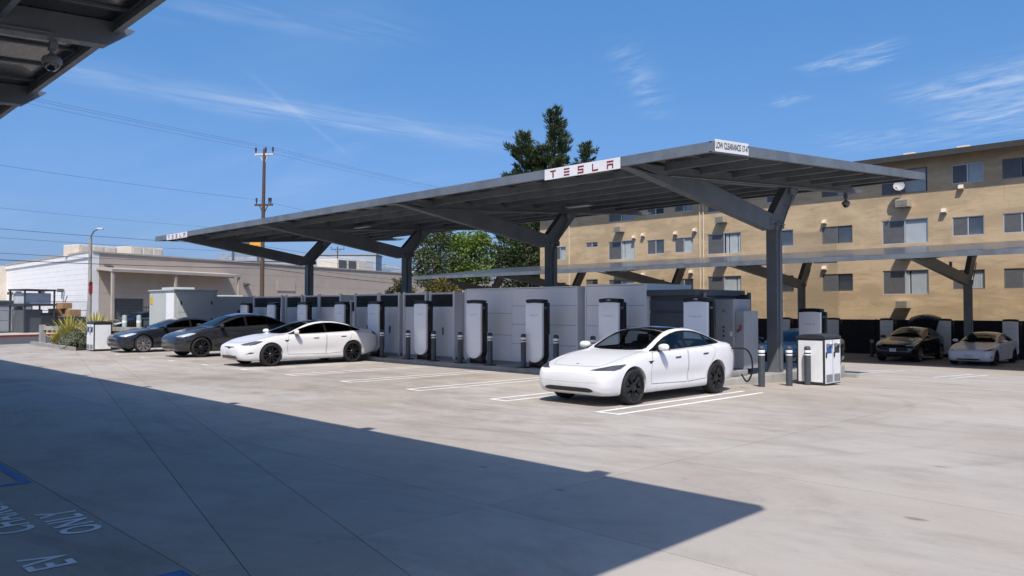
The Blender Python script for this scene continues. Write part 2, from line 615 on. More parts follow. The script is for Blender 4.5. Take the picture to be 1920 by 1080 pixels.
class CarSkin:
    """projects flat outlines onto the car body"""
    def __init__(s, me, bm):
        s.bvh = BVHTree.FromBMesh(bm)

    def cast(s, p, proj):
        if proj == 'side':
            o, d = Vector((3, p[0], p[1])), Vector((-1, 0, 0))
        elif proj in ('top', 'topc'):
            o, d = Vector((p[0], p[1], 4)), Vector((0, 0, -1))
        elif proj == 'front':
            o, d = Vector((p[0], -3, p[1])), Vector((0, 1, 0))
        elif proj == 'rear':
            o, d = Vector((p[0], 9, p[1])), Vector((0, -1, 0))
        elif proj == 'diag':          # from the front left, raised: p = (across, height)
            a = math.radians(50)
            el = math.radians(15)
            d = Vector((-math.cos(a) * math.cos(el), math.sin(a) * math.cos(el), -math.sin(el)))
            across = Vector((math.sin(a), math.cos(a), 0))
            upv = across.cross(d) * -1
            if upv.z < 0:
                upv = -upv
            o = Vector((0.75, 0.3, 0.62)) + across * p[0] + upv * p[1] - d * 3
        h = s.bvh.ray_cast(o, d)
        if h[0] is None:
            return None
        n = h[1]
        if n.dot(d) > 0:
            n = -n
        return h[0], n

    def panel(s, poly, proj, off=0.004, step=0.05, holes=(), mirror=False, skirt=0.012):
        bnd = dense_poly(poly, step)
        pts = [Vector(p) for p in bnd]
        edges = [(i, (i + 1) % len(bnd)) for i in range(len(bnd))]
        hol = []
        for h in holes:
            hb = dense_poly(h, step)
            o = len(pts)
            pts += [Vector(p) for p in hb]
            edges += [(o + i, o + (i + 1) % len(hb)) for i in range(len(hb))]
            hol.append(hb)
        x0, x1 = min(p[0] for p in bnd), max(p[0] for p in bnd)
        y0, y1 = min(p[1] for p in bnd), max(p[1] for p in bnd)
        inner = offset_poly(poly, -step * .35)
        nx = int((x1 - x0) / step)
        ny = int((y1 - y0) / step)
        for i in range(1, nx):
            for j in range(1, ny):
                q = (x0 + (x1 - x0) * i / nx + 1e-4 * j, y0 + (y1 - y0) * j / ny)
                if in_poly(q, inner) and not any(in_poly(q, offset_poly(h, step * .35)) for h in holes):
                    pts.append(Vector(q))
        vo, eo, fo, _, _, _ = delaunay_2d_cdt(pts, edges, [], 0, 1e-5)
        V = []
        ok = []
        for p in vo:
            r = s.cast(p, proj)
            if r is None:
                V.append(None)
            else:
                V.append(r)
        F = []
        for f in fo:
            c = sum((vo[i] for i in f), Vector((0, 0))) / len(f)
            if not in_poly(c, bnd) or any(in_poly(c, h) for h in hol):
                continue
            if any(V[i] is None for i in f):
                continue
            F.append(list(f))
        mb = MB()
        used = sorted({i for f in F for i in f})
        idx = {u: k for k, u in enumerate(used)}
        vs = [V[u][0] + V[u][1] * off for u in used]
        fs = [[idx[i] for i in f] for f in F]
        # outward orientation
        for k, f in enumerate(F):
            a, b, c = (vs[idx[f[i]]] for i in range(3))
            if (b - a).cross(c - a).dot(V[f[0]][1]) < 0:
                fs[k] = fs[k][::-1]
        if skirt:
            cnt = {}
            for f in fs:
                for i in range(len(f)):
                    e = (f[i], f[(i + 1) % len(f)])
                    cnt[e] = cnt.get(e, 0) + 1
            low = {}
            for (a, b) in list(cnt):
                if (b, a) not in cnt:
                    for q in (a, b):
                        if q not in low:
                            low[q] = len(vs)
                            vs.append(V[used[q]][0] - V[used[q]][1] * skirt)
                    fs.append([b, a, low[a], low[b]])
        if mirror == 'only':
            vs = [Vector((-v.x, v.y, v.z)) for v in vs]
            fs = [f[::-1] for f in fs]
        mb.add(vs, fs)
        return mb

    def strip(s, line, proj, width=0.008, off=0.0015, mirror=False, step=0.04):
        """thin ribbon along an open line"""
        pts = []
        for i in range(len(line) - 1):
            a = Vector(line[i])
            b = Vector(line[i + 1])
            k = max(1, int((b - a).length / step))
            for q in range(k):
                pts.append(a + (b - a) * q / k)
        pts.append(Vector(line[-1]))
        mb = MB()
        L = []
        for i, p in enumerate(pts):
            d = (pts[min(i + 1, len(pts) - 1)] - pts[max(0, i - 1)]).normalized()
            n = Vector((-d.y, d.x)) * width / 2
            a = s.cast(p + n, proj)
            b = s.cast(p - n, proj)
            L.append(None if a is None or b is None else (a[0] + a[1] * off, b[0] + b[1] * off))
        for i in range(len(L) - 1):
            if L[i] and L[i + 1]:
                q = [L[i][0], L[i][1], L[i + 1][1], L[i + 1][0]]
                if mirror:
                    q = [Vector((-v.x, v.y, v.z)) for v in q]
                mb.add(q, [(0, 1, 2, 3)])
        return mb


def make_wheel_meshes(R, width, style):
    """axis along x, outer face toward +x"""
    rr = R * 0.79
    mt = Matrix.Rotation(PI / 2, 4, 'Y')
    t = MB()
    w = width / 2
    t.lathe([(rr, -w * .85), (rr + .02, -w), (R - .035, -w), (R - .01, -w + .02), (R, -w + .05), (R, w - .05), (R - .01, w - .02), (R - .035, w), (rr + .02, w), (rr, w * .85)], 40, mt, closed=True)
    r = MB()
    # barrel and back
    r.lathe([(rr + .003, -w * .8), (rr + .003, w * .9), (rr - .012, w * .93), (rr - .02, w * .6), (rr - .03, -w * .5), (0.001, -w * .5)], 40, mt)
    face = w * .8

    def wedge(a0, a1, r0, r1, x0, x1, z0=None):
        vs = []
        for xx in (x0, x1):
            for (a, q) in ((a0[0], r0), (a0[1], r0), (a1[1], r1), (a1[0], r1)):
                vs.append((xx, q * math.cos(a), q * math.sin(a)))
        r.add(vs, [(0, 1, 2, 3), (7, 6, 5, 4), (0, 4, 5, 1), (1, 5, 6, 2), (2, 6, 7, 3), (3, 7, 4, 0)])
    if style == 'aero':
        # closed cover with five pairs of blades and slots
        for k in range(5):
            a = 2 * PI * k / 5 + .2
            wedge((a - .20, a + .20), (a - .30, a + .16), .05, rr * .97, face - .03, face)
            wedge((a + .44, a + .76), (a + .30, a + .90), rr * .55, rr * .97, face - .04, face - .012)
            wedge((a - .05, a + .03), (a - .10, a - .02), .08, rr * .9, face - .01, face + .012)
        r.lathe([(0.001, face + .008), (.06, face + .006), (.085, face - .01), (.085, face - .05)][::-1], 20, mt)
        r.lathe([(rr * .80, face - .035), (rr * .80, face - .016), (rr * .99, face - .006), (rr * .99, face - .03)], 40, mt, closed=True)
    elif style == 'dark':
        for k in range(10):
            a = 2 * PI * k / 10
            off = .06 if k % 2 else -.06
            wedge((a - .16, a + .16), (a + off - .085, a + off + .085), .05, rr * .98, face - .04, face - .005)
        r.lathe([(0.001, face + .005), (.06, face), (.08, face - .02), (.08, face - .06)][::-1], 20, mt)
    else:
        for k in range(9):
            a = 2 * PI * k / 9
            wedge((a - .2, a + .12), (a + .06, a + .22), .05, rr * .99, face - .04, face)
            wedge((a - .02, a + .05), (a - .16, a - .02), .09, rr * .99, face - .035, face - .006)
        r.lathe([(0.001, face + .008), (.05, face + .006), (.07, face - .02), (.07, face - .06)][::-1], 20, mt)
    return t.mesh('wheel', 40), r.mesh('rim', 35)


CAR_SPECS = {
    'sedan': dict(
        L=4.72, R=.335, wb=(.845, 3.72), tw=.235, track=.80, arch=.378,
        top=[(0, .60), (.02, .648), (.05, .678), (.12, .705), (.3, .755), (.6, .835), (.9, .905), (1.2, .955), (1.42, .985), (1.6, 1.075), (1.9, 1.225), (2.2, 1.345), (2.5, 1.415), (2.8, 1.44), (3.1, 1.432), (3.4, 1.385), (3.7, 1.305), (4.0, 1.205), (4.3, 1.115), (4.5, 1.075), (4.62, 1.06), (4.68, 1.0), (4.72, .93)],
        bot=[(0, .30), (.05, .225), (.2, .185), (.5, .175), (1.2, .17), (3.4, .17), (4.0, .2), (4.4, .26), (4.65, .33), (4.72, .42)],
        w=[(0, .68), (.03, .76), (.08, .812), (.16, .85), (.3, .882), (.5, .90), (.8, .92), (1.2, .922), (2.2, .918), (3.2, .924), (3.8, .926), (4.2, .90), (4.45, .855), (4.62, .79), (4.72, .68)],
        zs=[(0, .56), (.03, .612), (.1, .66), (.2, .695), (.4, .76), (.8, .865), (1.2, .925), (1.45, .945), (2.0, .962), (2.8, .985), (3.4, 1.005), (3.9, 1.03), (4.3, 1.04), (4.55, 1.02), (4.72, .9)],
        dys=[(0, .05), (.2, .075), (.6, .085), (1.2, .075), (1.6, .055), (3.5, .06), (3.9, .085), (4.3, .12), (4.72, .12)],
        zr=[(0, .588), (.06, .672), (.14, .70), (.3, .745), (.6, .825), (.9, .897), (1.2, .948), (1.45, .972), (1.65, 1.065), (1.9, 1.175), (2.2, 1.285), (2.5, 1.352), (2.8, 1.375), (3.1, 1.368), (3.4, 1.325), (3.7, 1.25), (4.0, 1.155), (4.3, 1.08), (4.5, 1.055), (4.62, 1.04), (4.72, .92)],
        yr=[(0, .45), (.14, .56), (.5, .64), (1.0, .70), (1.45, .745), (1.7, .70), (2.1, .635), (2.5, .60), (3.0, .59), (3.4, .59), (3.8, .60), (4.2, .63), (4.5, .64), (4.72, .5)],
        dlo=[(1.46, .968), (1.62, 1.035), (1.85, 1.135), (2.1, 1.228), (2.35, 1.295), (2.6, 1.335), (2.85, 1.347), (3.1, 1.338), (3.35, 1.305), (3.6, 1.245), (3.82, 1.17), (3.98, 1.10), (4.0, 1.075), (3.93, 1.06), (3.4, 1.03), (2.6, 1.0), (2.0, .983)],
        pillars=[(2.62, 2.72), (3.46, 3.50)],
        ws=[(0, 1.40), (.35, 1.42), (.60, 1.49), (.655, 1.56), (.64, 1.72), (.585, 2.1), (.555, 2.27), (.3, 2.30), (0, 2.31)],
        roof=[(0, 2.325), (.3, 2.315), (.555, 2.29), (.55, 2.7), (.548, 3.2), (0, 3.22)],
        rearw=[(0, 3.25), (.545, 3.23), (.55, 3.6), (.545, 3.95), (.48, 4.25), (.3, 4.33), (0, 4.35)],
        doors=[[(1.38, .36), (1.36, .60), (1.42, .90), (1.48, .955), (2.62, .985), (2.63, .75), (2.62, .45), (2.6, .33)], [(2.64, .33), (2.655, .985), (3.60, 1.02), (3.66, .95), (3.60, .8), (3.42, .62), (3.33, .45), (3.30, .36)]],
        handles=[(2.28, .83), (3.28, .865)],
        hood=[(0, .17), (.30, .175), (.52, .20), (.62, .35), (.68, .7), (.705, 1.1), (.70, 1.36), (.3, 1.35), (0, 1.345)],
        cladding=False),
    'long': dict(
        L=5.02, R=.352, wb=(.93, 3.89), tw=.26, track=.845, arch=.392,
        top=[(0, .60), (.02, .645), (.06, .685), (.14, .72), (.3, .77), (.6, .85), (.9, .915), (1.2, .962), (1.5, .993), (1.68, 1.06), (2.0, 1.205), (2.3, 1.325), (2.6, 1.40), (2.9, 1.43), (3.2, 1.43), (3.5, 1.40), (3.8, 1.34), (4.1, 1.265), (4.4, 1.18), (4.7, 1.11), (4.9, 1.08), (4.98, 1.03), (5.02, .96)],
        bot=[(0, .32), (.05, .24), (.2, .19), (.5, .175), (1.2, .165), (3.6, .165), (4.2, .2), (4.6, .27), (4.9, .34), (5.02, .44)],
        w=[(0, .60), (.03, .69), (.08, .77), (.16, .835), (.3, .895), (.5, .935), (.8, .968), (1.2, .975), (2.2, .965), (3.2, .975), (3.9, .99), (4.4, .955), (4.7, .90), (4.9, .83), (5.02, .72)],
        zs=[(0, .54), (.03, .59), (.1, .65), (.2, .70), (.4, .775), (.8, .875), (1.2, .935), (1.5, .955), (2.0, .968), (2.8, .985), (3.4, 1.0), (3.9, 1.02), (4.4, 1.04), (4.8, 1.03), (5.02, .93)],
        dys=[(0, .05), (.2, .08), (.6, .09), (1.2, .085), (1.6, .065), (3.4, .075), (3.9, .12), (4.4, .16), (5.02, .14)],
        zr=[(0, .58), (.06, .67), (.14, .71), (.3, .76), (.6, .84), (.9, .905), (1.2, .953), (1.52, .98), (1.75, 1.07), (2.0, 1.16), (2.3, 1.268), (2.6, 1.335), (2.9, 1.365), (3.2, 1.365), (3.5, 1.335), (3.8, 1.275), (4.1, 1.20), (4.4, 1.125), (4.7, 1.075), (4.9, 1.055), (5.02, .95)],
        yr=[(0, .45), (.14, .56), (.5, .66), (1.0, .73), (1.52, .775), (1.8, .735), (2.2, .665), (2.6, .625), (3.1, .61), (3.6, .605), (4.0, .62), (4.4, .65), (4.8, .67), (5.02, .5)],
        dlo=[(1.55, .985), (1.72, 1.05), (2.0, 1.15), (2.3, 1.24), (2.6, 1.305), (2.9, 1.335), (3.2, 1.335), (3.5, 1.305), (3.8, 1.245), (4.05, 1.17), (4.25, 1.095), (4.28, 1.07), (4.18, 1.06), (3.6, 1.035), (2.8, 1.01), (2.1, .99)],
        pillars=[(2.86, 2.94), (3.88, 3.92)],
        ws=[(0, 1.50), (.35, 1.52), (.62, 1.60), (.685, 1.68), (.66, 1.85), (.60, 2.25), (.575, 2.40), (.3, 2.43), (0, 2.44)],
        roof=[(0, 2.455), (.3, 2.445), (.575, 2.415), (.57, 2.8), (.56, 3.45), (0, 3.47)],
        rearw=[(0, 3.50), (.555, 3.48), (.56, 3.9), (.55, 4.3), (.48, 4.55), (.3, 4.62), (0, 4.64)],
        doors=[[(1.50, .36), (1.46, .60), (1.50, .90), (1.57, .965), (2.86, .99), (2.87, .75), (2.86, .45), (2.84, .33)], [(2.88, .33), (2.895, .99), (3.78, 1.02), (3.85, .95), (3.78, .8), (3.58, .62), (3.48, .45), (3.45, .36)]],
        handles=[(2.5, .845), (3.52, .875)],
        hood=[(0, .20), (.30, .205), (.52, .24), (.64, .4), (.72, .8), (.745, 1.2), (.73, 1.46), (.3, 1.45), (0, 1.445)],
        cladding=False),
    'tall': dict(
        L=4.75, R=.362, wb=(.87, 3.76), tw=.255, track=.82, arch=.41,
        top=[(0, .68), (.02, .72), (.06, .765), (.14, .81), (.3, .87), (.6, .96), (.9, 1.03), (1.15, 1.08), (1.35, 1.12), (1.55, 1.225), (1.85, 1.38), (2.15, 1.505), (2.45, 1.585), (2.75, 1.62), (3.1, 1.62), (3.4, 1.59), (3.7, 1.53), (4.0, 1.435), (4.25, 1.335), (4.45, 1.24), (4.6, 1.18), (4.68, 1.12), (4.75, 1.02)],
        bot=[(0, .36), (.05, .28), (.2, .225), (.5, .21), (1.2, .20), (3.5, .20), (4.0, .23), (4.4, .3), (4.65, .38), (4.75, .48)],
        w=[(0, .63), (.03, .71), (.08, .78), (.16, .84), (.3, .893), (.5, .93), (.8, .952), (1.2, .952), (2.2, .945), (3.2, .95), (3.8, .958), (4.2, .93), (4.45, .885), (4.65, .81), (4.75, .70)],
        zs=[(0, .62), (.03, .665), (.1, .735), (.2, .795), (.4, .875), (.8, .975), (1.2, 1.035), (1.5, 1.05), (2.0, 1.065), (2.8, 1.09), (3.4, 1.12), (3.9, 1.15), (4.3, 1.16), (4.55, 1.13), (4.75, .98)],
        dys=[(0, .05), (.2, .08), (.6, .09), (1.2, .08), (1.6, .06), (3.5, .07), (3.9, .09), (4.3, .12), (4.75, .12)],
        zr=[(0, .66), (.06, .745), (.14, .795), (.3, .86), (.6, .95), (.9, 1.02), (1.15, 1.068), (1.38, 1.10), (1.6, 1.205), (1.85, 1.315), (2.15, 1.43), (2.45, 1.51), (2.75, 1.548), (3.1, 1.55), (3.4, 1.525), (3.7, 1.465), (4.0, 1.37), (4.25, 1.275), (4.45, 1.20), (4.6, 1.15), (4.75, 1.0)],
        yr=[(0, .45), (.14, .57), (.5, .66), (1.0, .725), (1.38, .76), (1.65, .72), (2.05, .655), (2.45, .62), (3.0, .61), (3.4, .605), (3.8, .605), (4.2, .63), (4.5, .64), (4.75, .5)],
        dlo=[(1.40, 1.085), (1.58, 1.165), (1.85, 1.28), (2.15, 1.39), (2.45, 1.475), (2.75, 1.518), (3.05, 1.522), (3.35, 1.50), (3.65, 1.445), (3.9, 1.365), (4.08, 1.28), (4.14, 1.225), (4.08, 1.20), (3.4, 1.155), (2.6, 1.115), (1.95, 1.092)],
        pillars=[(2.60, 2.69), (3.52, 3.57)],
        ws=[(0, 1.33), (.35, 1.35), (.61, 1.42), (.67, 1.5), (.65, 1.66), (.595, 2.05), (.57, 2.22), (.3, 2.25), (0, 2.26)],
        roof=[(0, 2.275), (.3, 2.265), (.57, 2.235), (.565, 2.7), (.56, 3.35), (0, 3.37)],
        rearw=[(0, 3.75), (.54, 3.73), (.54, 4.0), (.5, 4.25), (.3, 4.34), (0, 4.36)],
        doors=[[(1.36, .42), (1.33, .66), (1.36, 1.0), (1.42, 1.06), (2.60, 1.095), (2.61, .8), (2.6, .5), (2.58, .4)], [(2.62, .4), (2.635, 1.095), (3.65, 1.145), (3.70, 1.05), (3.62, .88), (3.44, .7), (3.34, .52), (3.31, .42)]],
        handles=[(2.26, .94), (3.28, .985)],
        hood=[(0, .17), (.30, .175), (.52, .20), (.64, .35), (.70, .7), (.73, 1.05), (.72, 1.29), (.3, 1.28), (0, 1.275)],
        cladding=False),
}
_skin_cache = {}


def car_skin(kind):
    """closed body with wheel wells cut, plus the projection helper"""
    if kind in _skin_cache:
        return _skin_cache[kind]
    S = CAR_SPECS[kind]
    L = S['L']
    f = {k: curve(S[k]) for k in ('top', 'bot', 'w', 'zs', 'dys', 'zr', 'yr')}
    ys = []
    for e in (0, .006, .015, .03, .05, .075, .10, .13, .16):
        ys.append(e)
    n = int((L - .32) / .03)
    for i in range(n + 1):
        ys.append(.19 + (L - .35) * i / n)
    for e in (.13, .10, .07, .045, .025, .01, 0):
        ys.append(L - e)
    counts = [2, 3, 3, 4, 5, 6, 3, 7, 7, 6, 5]
    rows = []
    for y in ys:
        w, zb, zs, zr, zt = f['w'](y), f['bot'](y), f['zs'](y), f['zr'](y), f['top'](y)
        yb = w - f['dys'](y)
        yr = min(f['yr'](y), yb - .01)
        zm = zb + (zs - zb) * .62
        dz = zs - zb
        g = max(0.0, min(1.0, min((y - 1.25) / .3, (3.55 - y) / .5)))   # lower door hollow
        cp = [(0, zb), (w * .72, zb), (w - .065, zb + .035 * min(1, dz / .4)), (w - .025, zb + .13 * min(1, dz / .5)), (w - .012 - .022 * g, zb + dz * .34), (w, zm),
              (w - (w - yb) * .42, zs - .035 * min(1, dz / .3)), (yb, zs), (yb * .52 + yr * .48 + .012, zs * .49 + zr * .51), (yr, zr), (yr * .62, zr + (zt - zr) * .66), (0, zt)]
        d = [0.0]
        for i in range(1, len(cp)):
            d.append(d[-1] + max(1e-4, math.hypot(cp[i][0] - cp[i - 1][0], cp[i][1] - cp[i - 1][1])) ** .8)
        fx = pchip(d, [p[0] for p in cp])
        fz = pchip(d, [p[1] for p in cp])
        row = []
        for i in range(len(cp) - 1):
            for q in range(counts[i]):
                t = d[i] + (d[i + 1] - d[i]) * q / counts[i]
                row.append((max(0, fx(t)), fz(t)))
        row.append((0, zt))
        rows.append(row)
    K = len(rows[0])
    bm = bmesh.new()
    ring = []
    for y, row in zip(ys, rows):
        R_ = [bm.verts.new((p[0], y, p[1])) for p in row]
        Lf = [bm.verts.new((-p[0], y, p[1])) for p in row[1:-1]]
        ring.append(R_ + Lf[::-1])
    N = len(ring[0])
    for i in range(len(ring) - 1):
        for k in range(N):
            bm.faces.new((ring[i][k], ring[i][(k + 1) % N], ring[i + 1][(k + 1) % N], ring[i + 1][k]))
    bm.faces.new(ring[0][::-1])
    bm.faces.new(ring[-1])
    bmesh.ops.recalc_face_normals(bm, faces=bm.faces)
    # soften the section lines a little along the body
    bmesh.ops.smooth_vert(bm, verts=[v for r_ in ring[1:-1] for v in r_], factor=.35, use_axis_x=True, use_axis_y=False, use_axis_z=True)
    skin = CarSkin(None, bm)
    me = D.meshes.new('body_raw')
    bm.to_mesh(me)
    bm.free()
    # wheel wells
    bo = D.objects.new('tmp_body', me)
    COL.objects.link(bo)
    cut = MB()
    for yw in S['wb']:
        for sx in (-1, 1):
            mt = Matrix.Translation((sx * (S['track'] + .08), yw, S['R'] + .012)) @ Matrix.Rotation(PI / 2, 4, 'Y')
            cut.lathe([(S['arch'], -.30), (S['arch'], .30)], 44, mt)
    co = D.objects.new('tmp_cut', cut.mesh('cut'))
    COL.objects.link(co)
    md = bo.modifiers.new('b', 'BOOLEAN')
    md.operation = 'DIFFERENCE'
    md.solver = 'EXACT'
    md.object = co
    bpy.context.view_layer.update()
    dg = bpy.context.evaluated_depsgraph_get()
    me2 = D.meshes.new_from_object(bo.evaluated_get(dg))
    D.objects.remove(bo)
    D.objects.remove(co)
    # open the glass areas (side windows, windscreen, rear window)
    gls, trim = glass_polys(S)
    cuts_side = [offset_poly(g, .014) for g in gls]
    mir = lambda h: h + [(-p[0], p[1]) for p in h[::-1] if p[0] > 1e-6]
    cuts_top = [offset_poly(mir(S['ws']), -.03), offset_poly(mir(S['rearw']), -.03)]
    bm = bmesh.new()
    bm.from_mesh(me2)
    kill = []
    for fc in bm.faces:
        c = fc.calc_center_median()
        if c.z > S['zs'][5][1] + .05:
            if abs(fc.normal.x) > .35 and any(in_poly((c.y, c.z), g) for g in cuts_side):
                kill.append(fc)
            elif fc.normal.z > .2 and any(in_poly((c.x, c.y), g) for g in cuts_top):
                kill.append(fc)
    bmesh.ops.delete(bm, geom=kill, context='FACES')
    bm.to_mesh(me2)
    bm.free()
    me2.name = 'body'
    me2.shade_smooth()
    me2.set_sharp_from_angle(angle=math.radians(38))
    _skin_cache[kind] = (me2, skin)
    return _skin_cache[kind]


def glass_polys(S):
    """split the side glass outline at the pillars; returns list of panes and the outline"""
    dlo = S['dlo']
    inner = offset_poly(dlo, -.022)
    cuts = [inner[0][0] - 1] + [v for p in S['pillars'] for v in p] + [9]
    panes = []
    for i in range(0, len(cuts), 2):
        a, b = cuts[i], cuts[i + 1]
        out = clip_x(clip_x(inner, a, True), b, False)
        if len(out) > 2:
            panes.append(out)
    return panes, dlo


def clip_x(poly, x, keep_greater):
    out = []
    n = len(poly)
    ins = lambda p: p[0] >= x if keep_greater else p[0] <= x
    for i in range(n):
        a, b = poly[i], poly[(i + 1) % n]
        if ins(a):
            out.append(a)
        if ins(a) != ins(b):
            t = (x - a[0]) / (b[0] - a[0])
            out.append((x, a[1] + (b[1] - a[1]) * t))
    return out


def mirror_mb(mb):
    r = MB()
    r.add([(-v[0], v[1], v[2]) for v in mb.v], [f[::-1] for f in mb.f])
    return r


_panel_cache = {}


def make_car(name, kind, paint, label, loc, rz=0.0, wheel='aero', glass='car_glass', features=None, roof_black=True, group=None, front='sedan', plate=False, chrome=False):
    S = CAR_SPECS[kind]
    me, skin = car_skin(kind)
    root = empty(name, loc, rz)
    tag(root, label, 'car', group)
    yo = S['L'] / 2

    def put(mb, nm, m, parent=root, smooth=30):
        m_ = mb.mesh(nm) if not isinstance(mb, bpy.types.Mesh) else mb
        return m_

    def obj(nm, mb, m, parent=None, key=None, smooth=40):
        k = (kind, front, key) if key else None
        if k and k in _panel_cache:
            data = _panel_cache[k].copy()
            data.materials.clear()
        else:
            data = D.meshes.new(nm)
            data.from_pydata([(v[0], v[1] - yo, v[2]) for v in mb.v], [], mb.f)
            data.shade_smooth()
            data.set_sharp_from_angle(angle=math.radians(smooth))
            if k:
                _panel_cache[k] = data.copy()
        data.name = nm
        data.materials.append(M[m])
        o = D.objects.new(nm, data)
        return link(o, parent or root)

    bdat = me.copy()
    bdat.materials.clear()
    bdat.materials.append(M[paint])
    bdat.transform(Matrix.Translation((0, -yo, 0)))
    body = link(D.objects.new('body', bdat), root)
    panes, dlo = glass_polys(S)
    both = lambda mb: (mb, mirror_mb(mb))
    # glass
    for side in (0, 1):
        tr = both(skin.panel(dlo, 'side', .004, .05, holes=panes))[side]
        to = obj('window_trim', tr, 'black_trim')
        for pn in panes:
            obj('window', both(skin.panel(offset_poly(pn, .004), 'side', .003, .06, skirt=0))[side], glass, to)
    mir = lambda h: h + [(-p[0], p[1]) for p in h[::-1] if p[0] > 1e-6]
    for nm, key in (('windscreen', 'ws'), ('rear_window', 'rearw')):
        pl = mir(S[key])
        fr = obj(nm + '_border', skin.panel(pl, 'top', .004, .06, holes=[offset_poly(pl, -.045)]), 'black_gloss')
        obj(nm, skin.panel(offset_poly(pl, -.04), 'top', .003, .07, skirt=0), glass, fr)
    obj('roof_panel', skin.panel(mir(S['roof']), 'top', .004, .07), 'black_gloss' if roof_black else paint)
    # opening panels
    ho = obj('hood', skin.panel(mir(S['hood']), 'top', .003, .06), paint)
    for i, dp in enumerate(S['doors']):
        for side in (0, 1):
            dr = obj('door', both(skin.panel(dp, 'side', .003, .06))[side], paint)
            hy, hz = S['handles'][i]
            hp = [(hy - .10, hz - .012), (hy - .08, hz + .012), (hy + .09, hz + .018), (hy + .10, hz + .002), (hy + .06, hz - .010)]
            obj('handle', both(skin.panel(hp, 'side', .012, .03))[side], 'chrome' if chrome else 'black_plastic', dr)
    # shut lines
    for dp in S['doors']:
        a = skin.strip(dp + [dp[0]], 'side', .007, .0042)
        for mb in both(a):
            obj('shut_line', mb, 'underside')
    a = skin.strip(S['hood'], 'top', .006, .0042)
    for mb in both(a):
        obj('shut_line', mb, 'underside')
    # wheels
    tm, rm = make_wheel_meshes(S['R'], S['tw'], wheel)
    tm.materials.append(M['rubber'])
    rm.materials.append(M['rim_silver' if wheel == 'silver' else 'rim_dark'])
    for sx in (1, -1):
        for k, yw in enumerate(S['wb']):
            wo = inst('wheel', tm, root, (sx * S['track'], yw - yo, S['R']), (random.uniform(0, 6), 0, 0 if sx > 0 else PI))
            inst('rim', rm, wo)
    # inner wells and floor, interior
    fl = MB()
    fl.box(-.62, .62, .5 - 0, S['L'] - .5, S['bot'][4][1] + .02, S['bot'][4][1] + .12)
    obj('floor_pan', fl, 'underside')
    zseat = S['zs'][8][1]
    y0 = S['dlo'][0][0]

    def seat(x, y, w=.25, rear=False):
        mb = MB()
        mb.cbox(x - w, x + w, y - .30, y + .22, zseat - .58, zseat - .42, .05)
        bm = bmesh.new()
        bmesh.ops.create_cube(bm, size=1)
        bmesh.ops.bevel(bm, geom=bm.edges[:], offset=.16, segments=3, affect='EDGES', profile=.5)
        mt = Matrix.Translation((x, y + .30, zseat - .17)) @ Matrix.Rotation(math.radians(-18), 4, 'X') @ Matrix.Diagonal((w * 2, .16, .62, 1))
        mb.bm(bm, mt)
        if not rear:
            bm = bmesh.new()
            bmesh.ops.create_cube(bm, size=1)
            bmesh.ops.bevel(bm, geom=bm.edges[:], offset=.2, segments=3, affect='EDGES', profile=.5)
            mb.bm(bm, Matrix.Translation((x, y + .42, zseat + .19)) @ Matrix.Rotation(math.radians(-12), 4, 'X') @ Matrix.Diagonal((.27, .11, .19, 1)))
        return mb
    for x in (.37, -.37):
        obj('seat', seat(x, y0 + .98), 'interior')
    obj('rear_seat', seat(0, y0 + 1.85, .58, True), 'interior')
    ds = MB()
    ds.prism([(y0 - .25, zseat - .25), (y0 + .05, zseat + .005), (y0 + .32, zseat - .01), (y0 + .40, zseat - .10), (y0 + .3, zseat - .35)], 'x', -.66, .66)
    dash = obj('dashboard', ds, 'interior')
    sw = MB()
    mt = Matrix.Translation((.37, y0 + .55, zseat - .06)) @ Matrix.Rotation(math.radians(65), 4, 'X')
    sw.lathe([(.18, -.014), (.195, 0), (.18, .014), (.165, 0)], 24, mt, closed=True)
    sw.beam(mt @ Vector((-.17, 0, 0)), mt @ Vector((.17, 0, 0)), .05, .03)
    obj('steering_wheel', sw, 'interior')
    sc = MB()
    sc.cbox(-.17, .17, y0 + .40, y0 + .42, zseat - .13, zseat + .07, .008)
    obj('screen', sc, 'black_gloss', dash)
    # door mirrors
    for sx in (1, -1):
        mm = MB()
        bm = bmesh.new()
        bmesh.ops.create_uvsphere(bm, u_segments=18, v_segments=12, radius=1)
        for v in bm.verts:
            if v.co.y > 0:
                v.co.y *= .35
            v.co.z = math.copysign(abs(v.co.z) ** .75, v.co.z)
            v.co.x = math.copysign(abs(v.co.x) ** .8, v.co.x)
        ym = y0 + .22
        zm = zseat + .085
        xw = .93 if kind == 'sedan' else .97
        mt = Matrix.Translation((sx * (xw + .065), ym, zm)) @ Matrix.Rotation(sx * math.radians(-12), 4, 'Z') @ Matrix.Diagonal((.125, .10, .072, 1))
        mm.bm(bm, mt)
        mo = obj('mirror', mm, paint)
        st = MB()
        st.beam((sx * (xw - .13), ym + .03, zm - .075), (sx * (xw + .05), ym + .01, zm - .05), .09, .035)
        obj('mirror_stalk', st, 'black_plastic', mo)
        gl = MB()
        gl.cbox(sx * (xw + .065) - .105, sx * (xw + .065) + .105, ym + .035, ym + .042, zm - .055, zm + .055, .003)
        obj('mirror_glass', gl, 'black_gloss', mo)
    # fender badge behind the front wheel
    fb = [(S['wb'][0] + .44, S['zs'][5][1] - .07), (S['wb'][0] + .62, S['zs'][5][1] - .065), (S['wb'][0] + .50, S['zs'][5][1] - .125)]
    for side in (0, 1):
        obj('side_camera', both(skin.panel(fb, 'side', .006, .03))[side], 'black_plastic')
    # lamps, grille
    F = FRONTS[front]
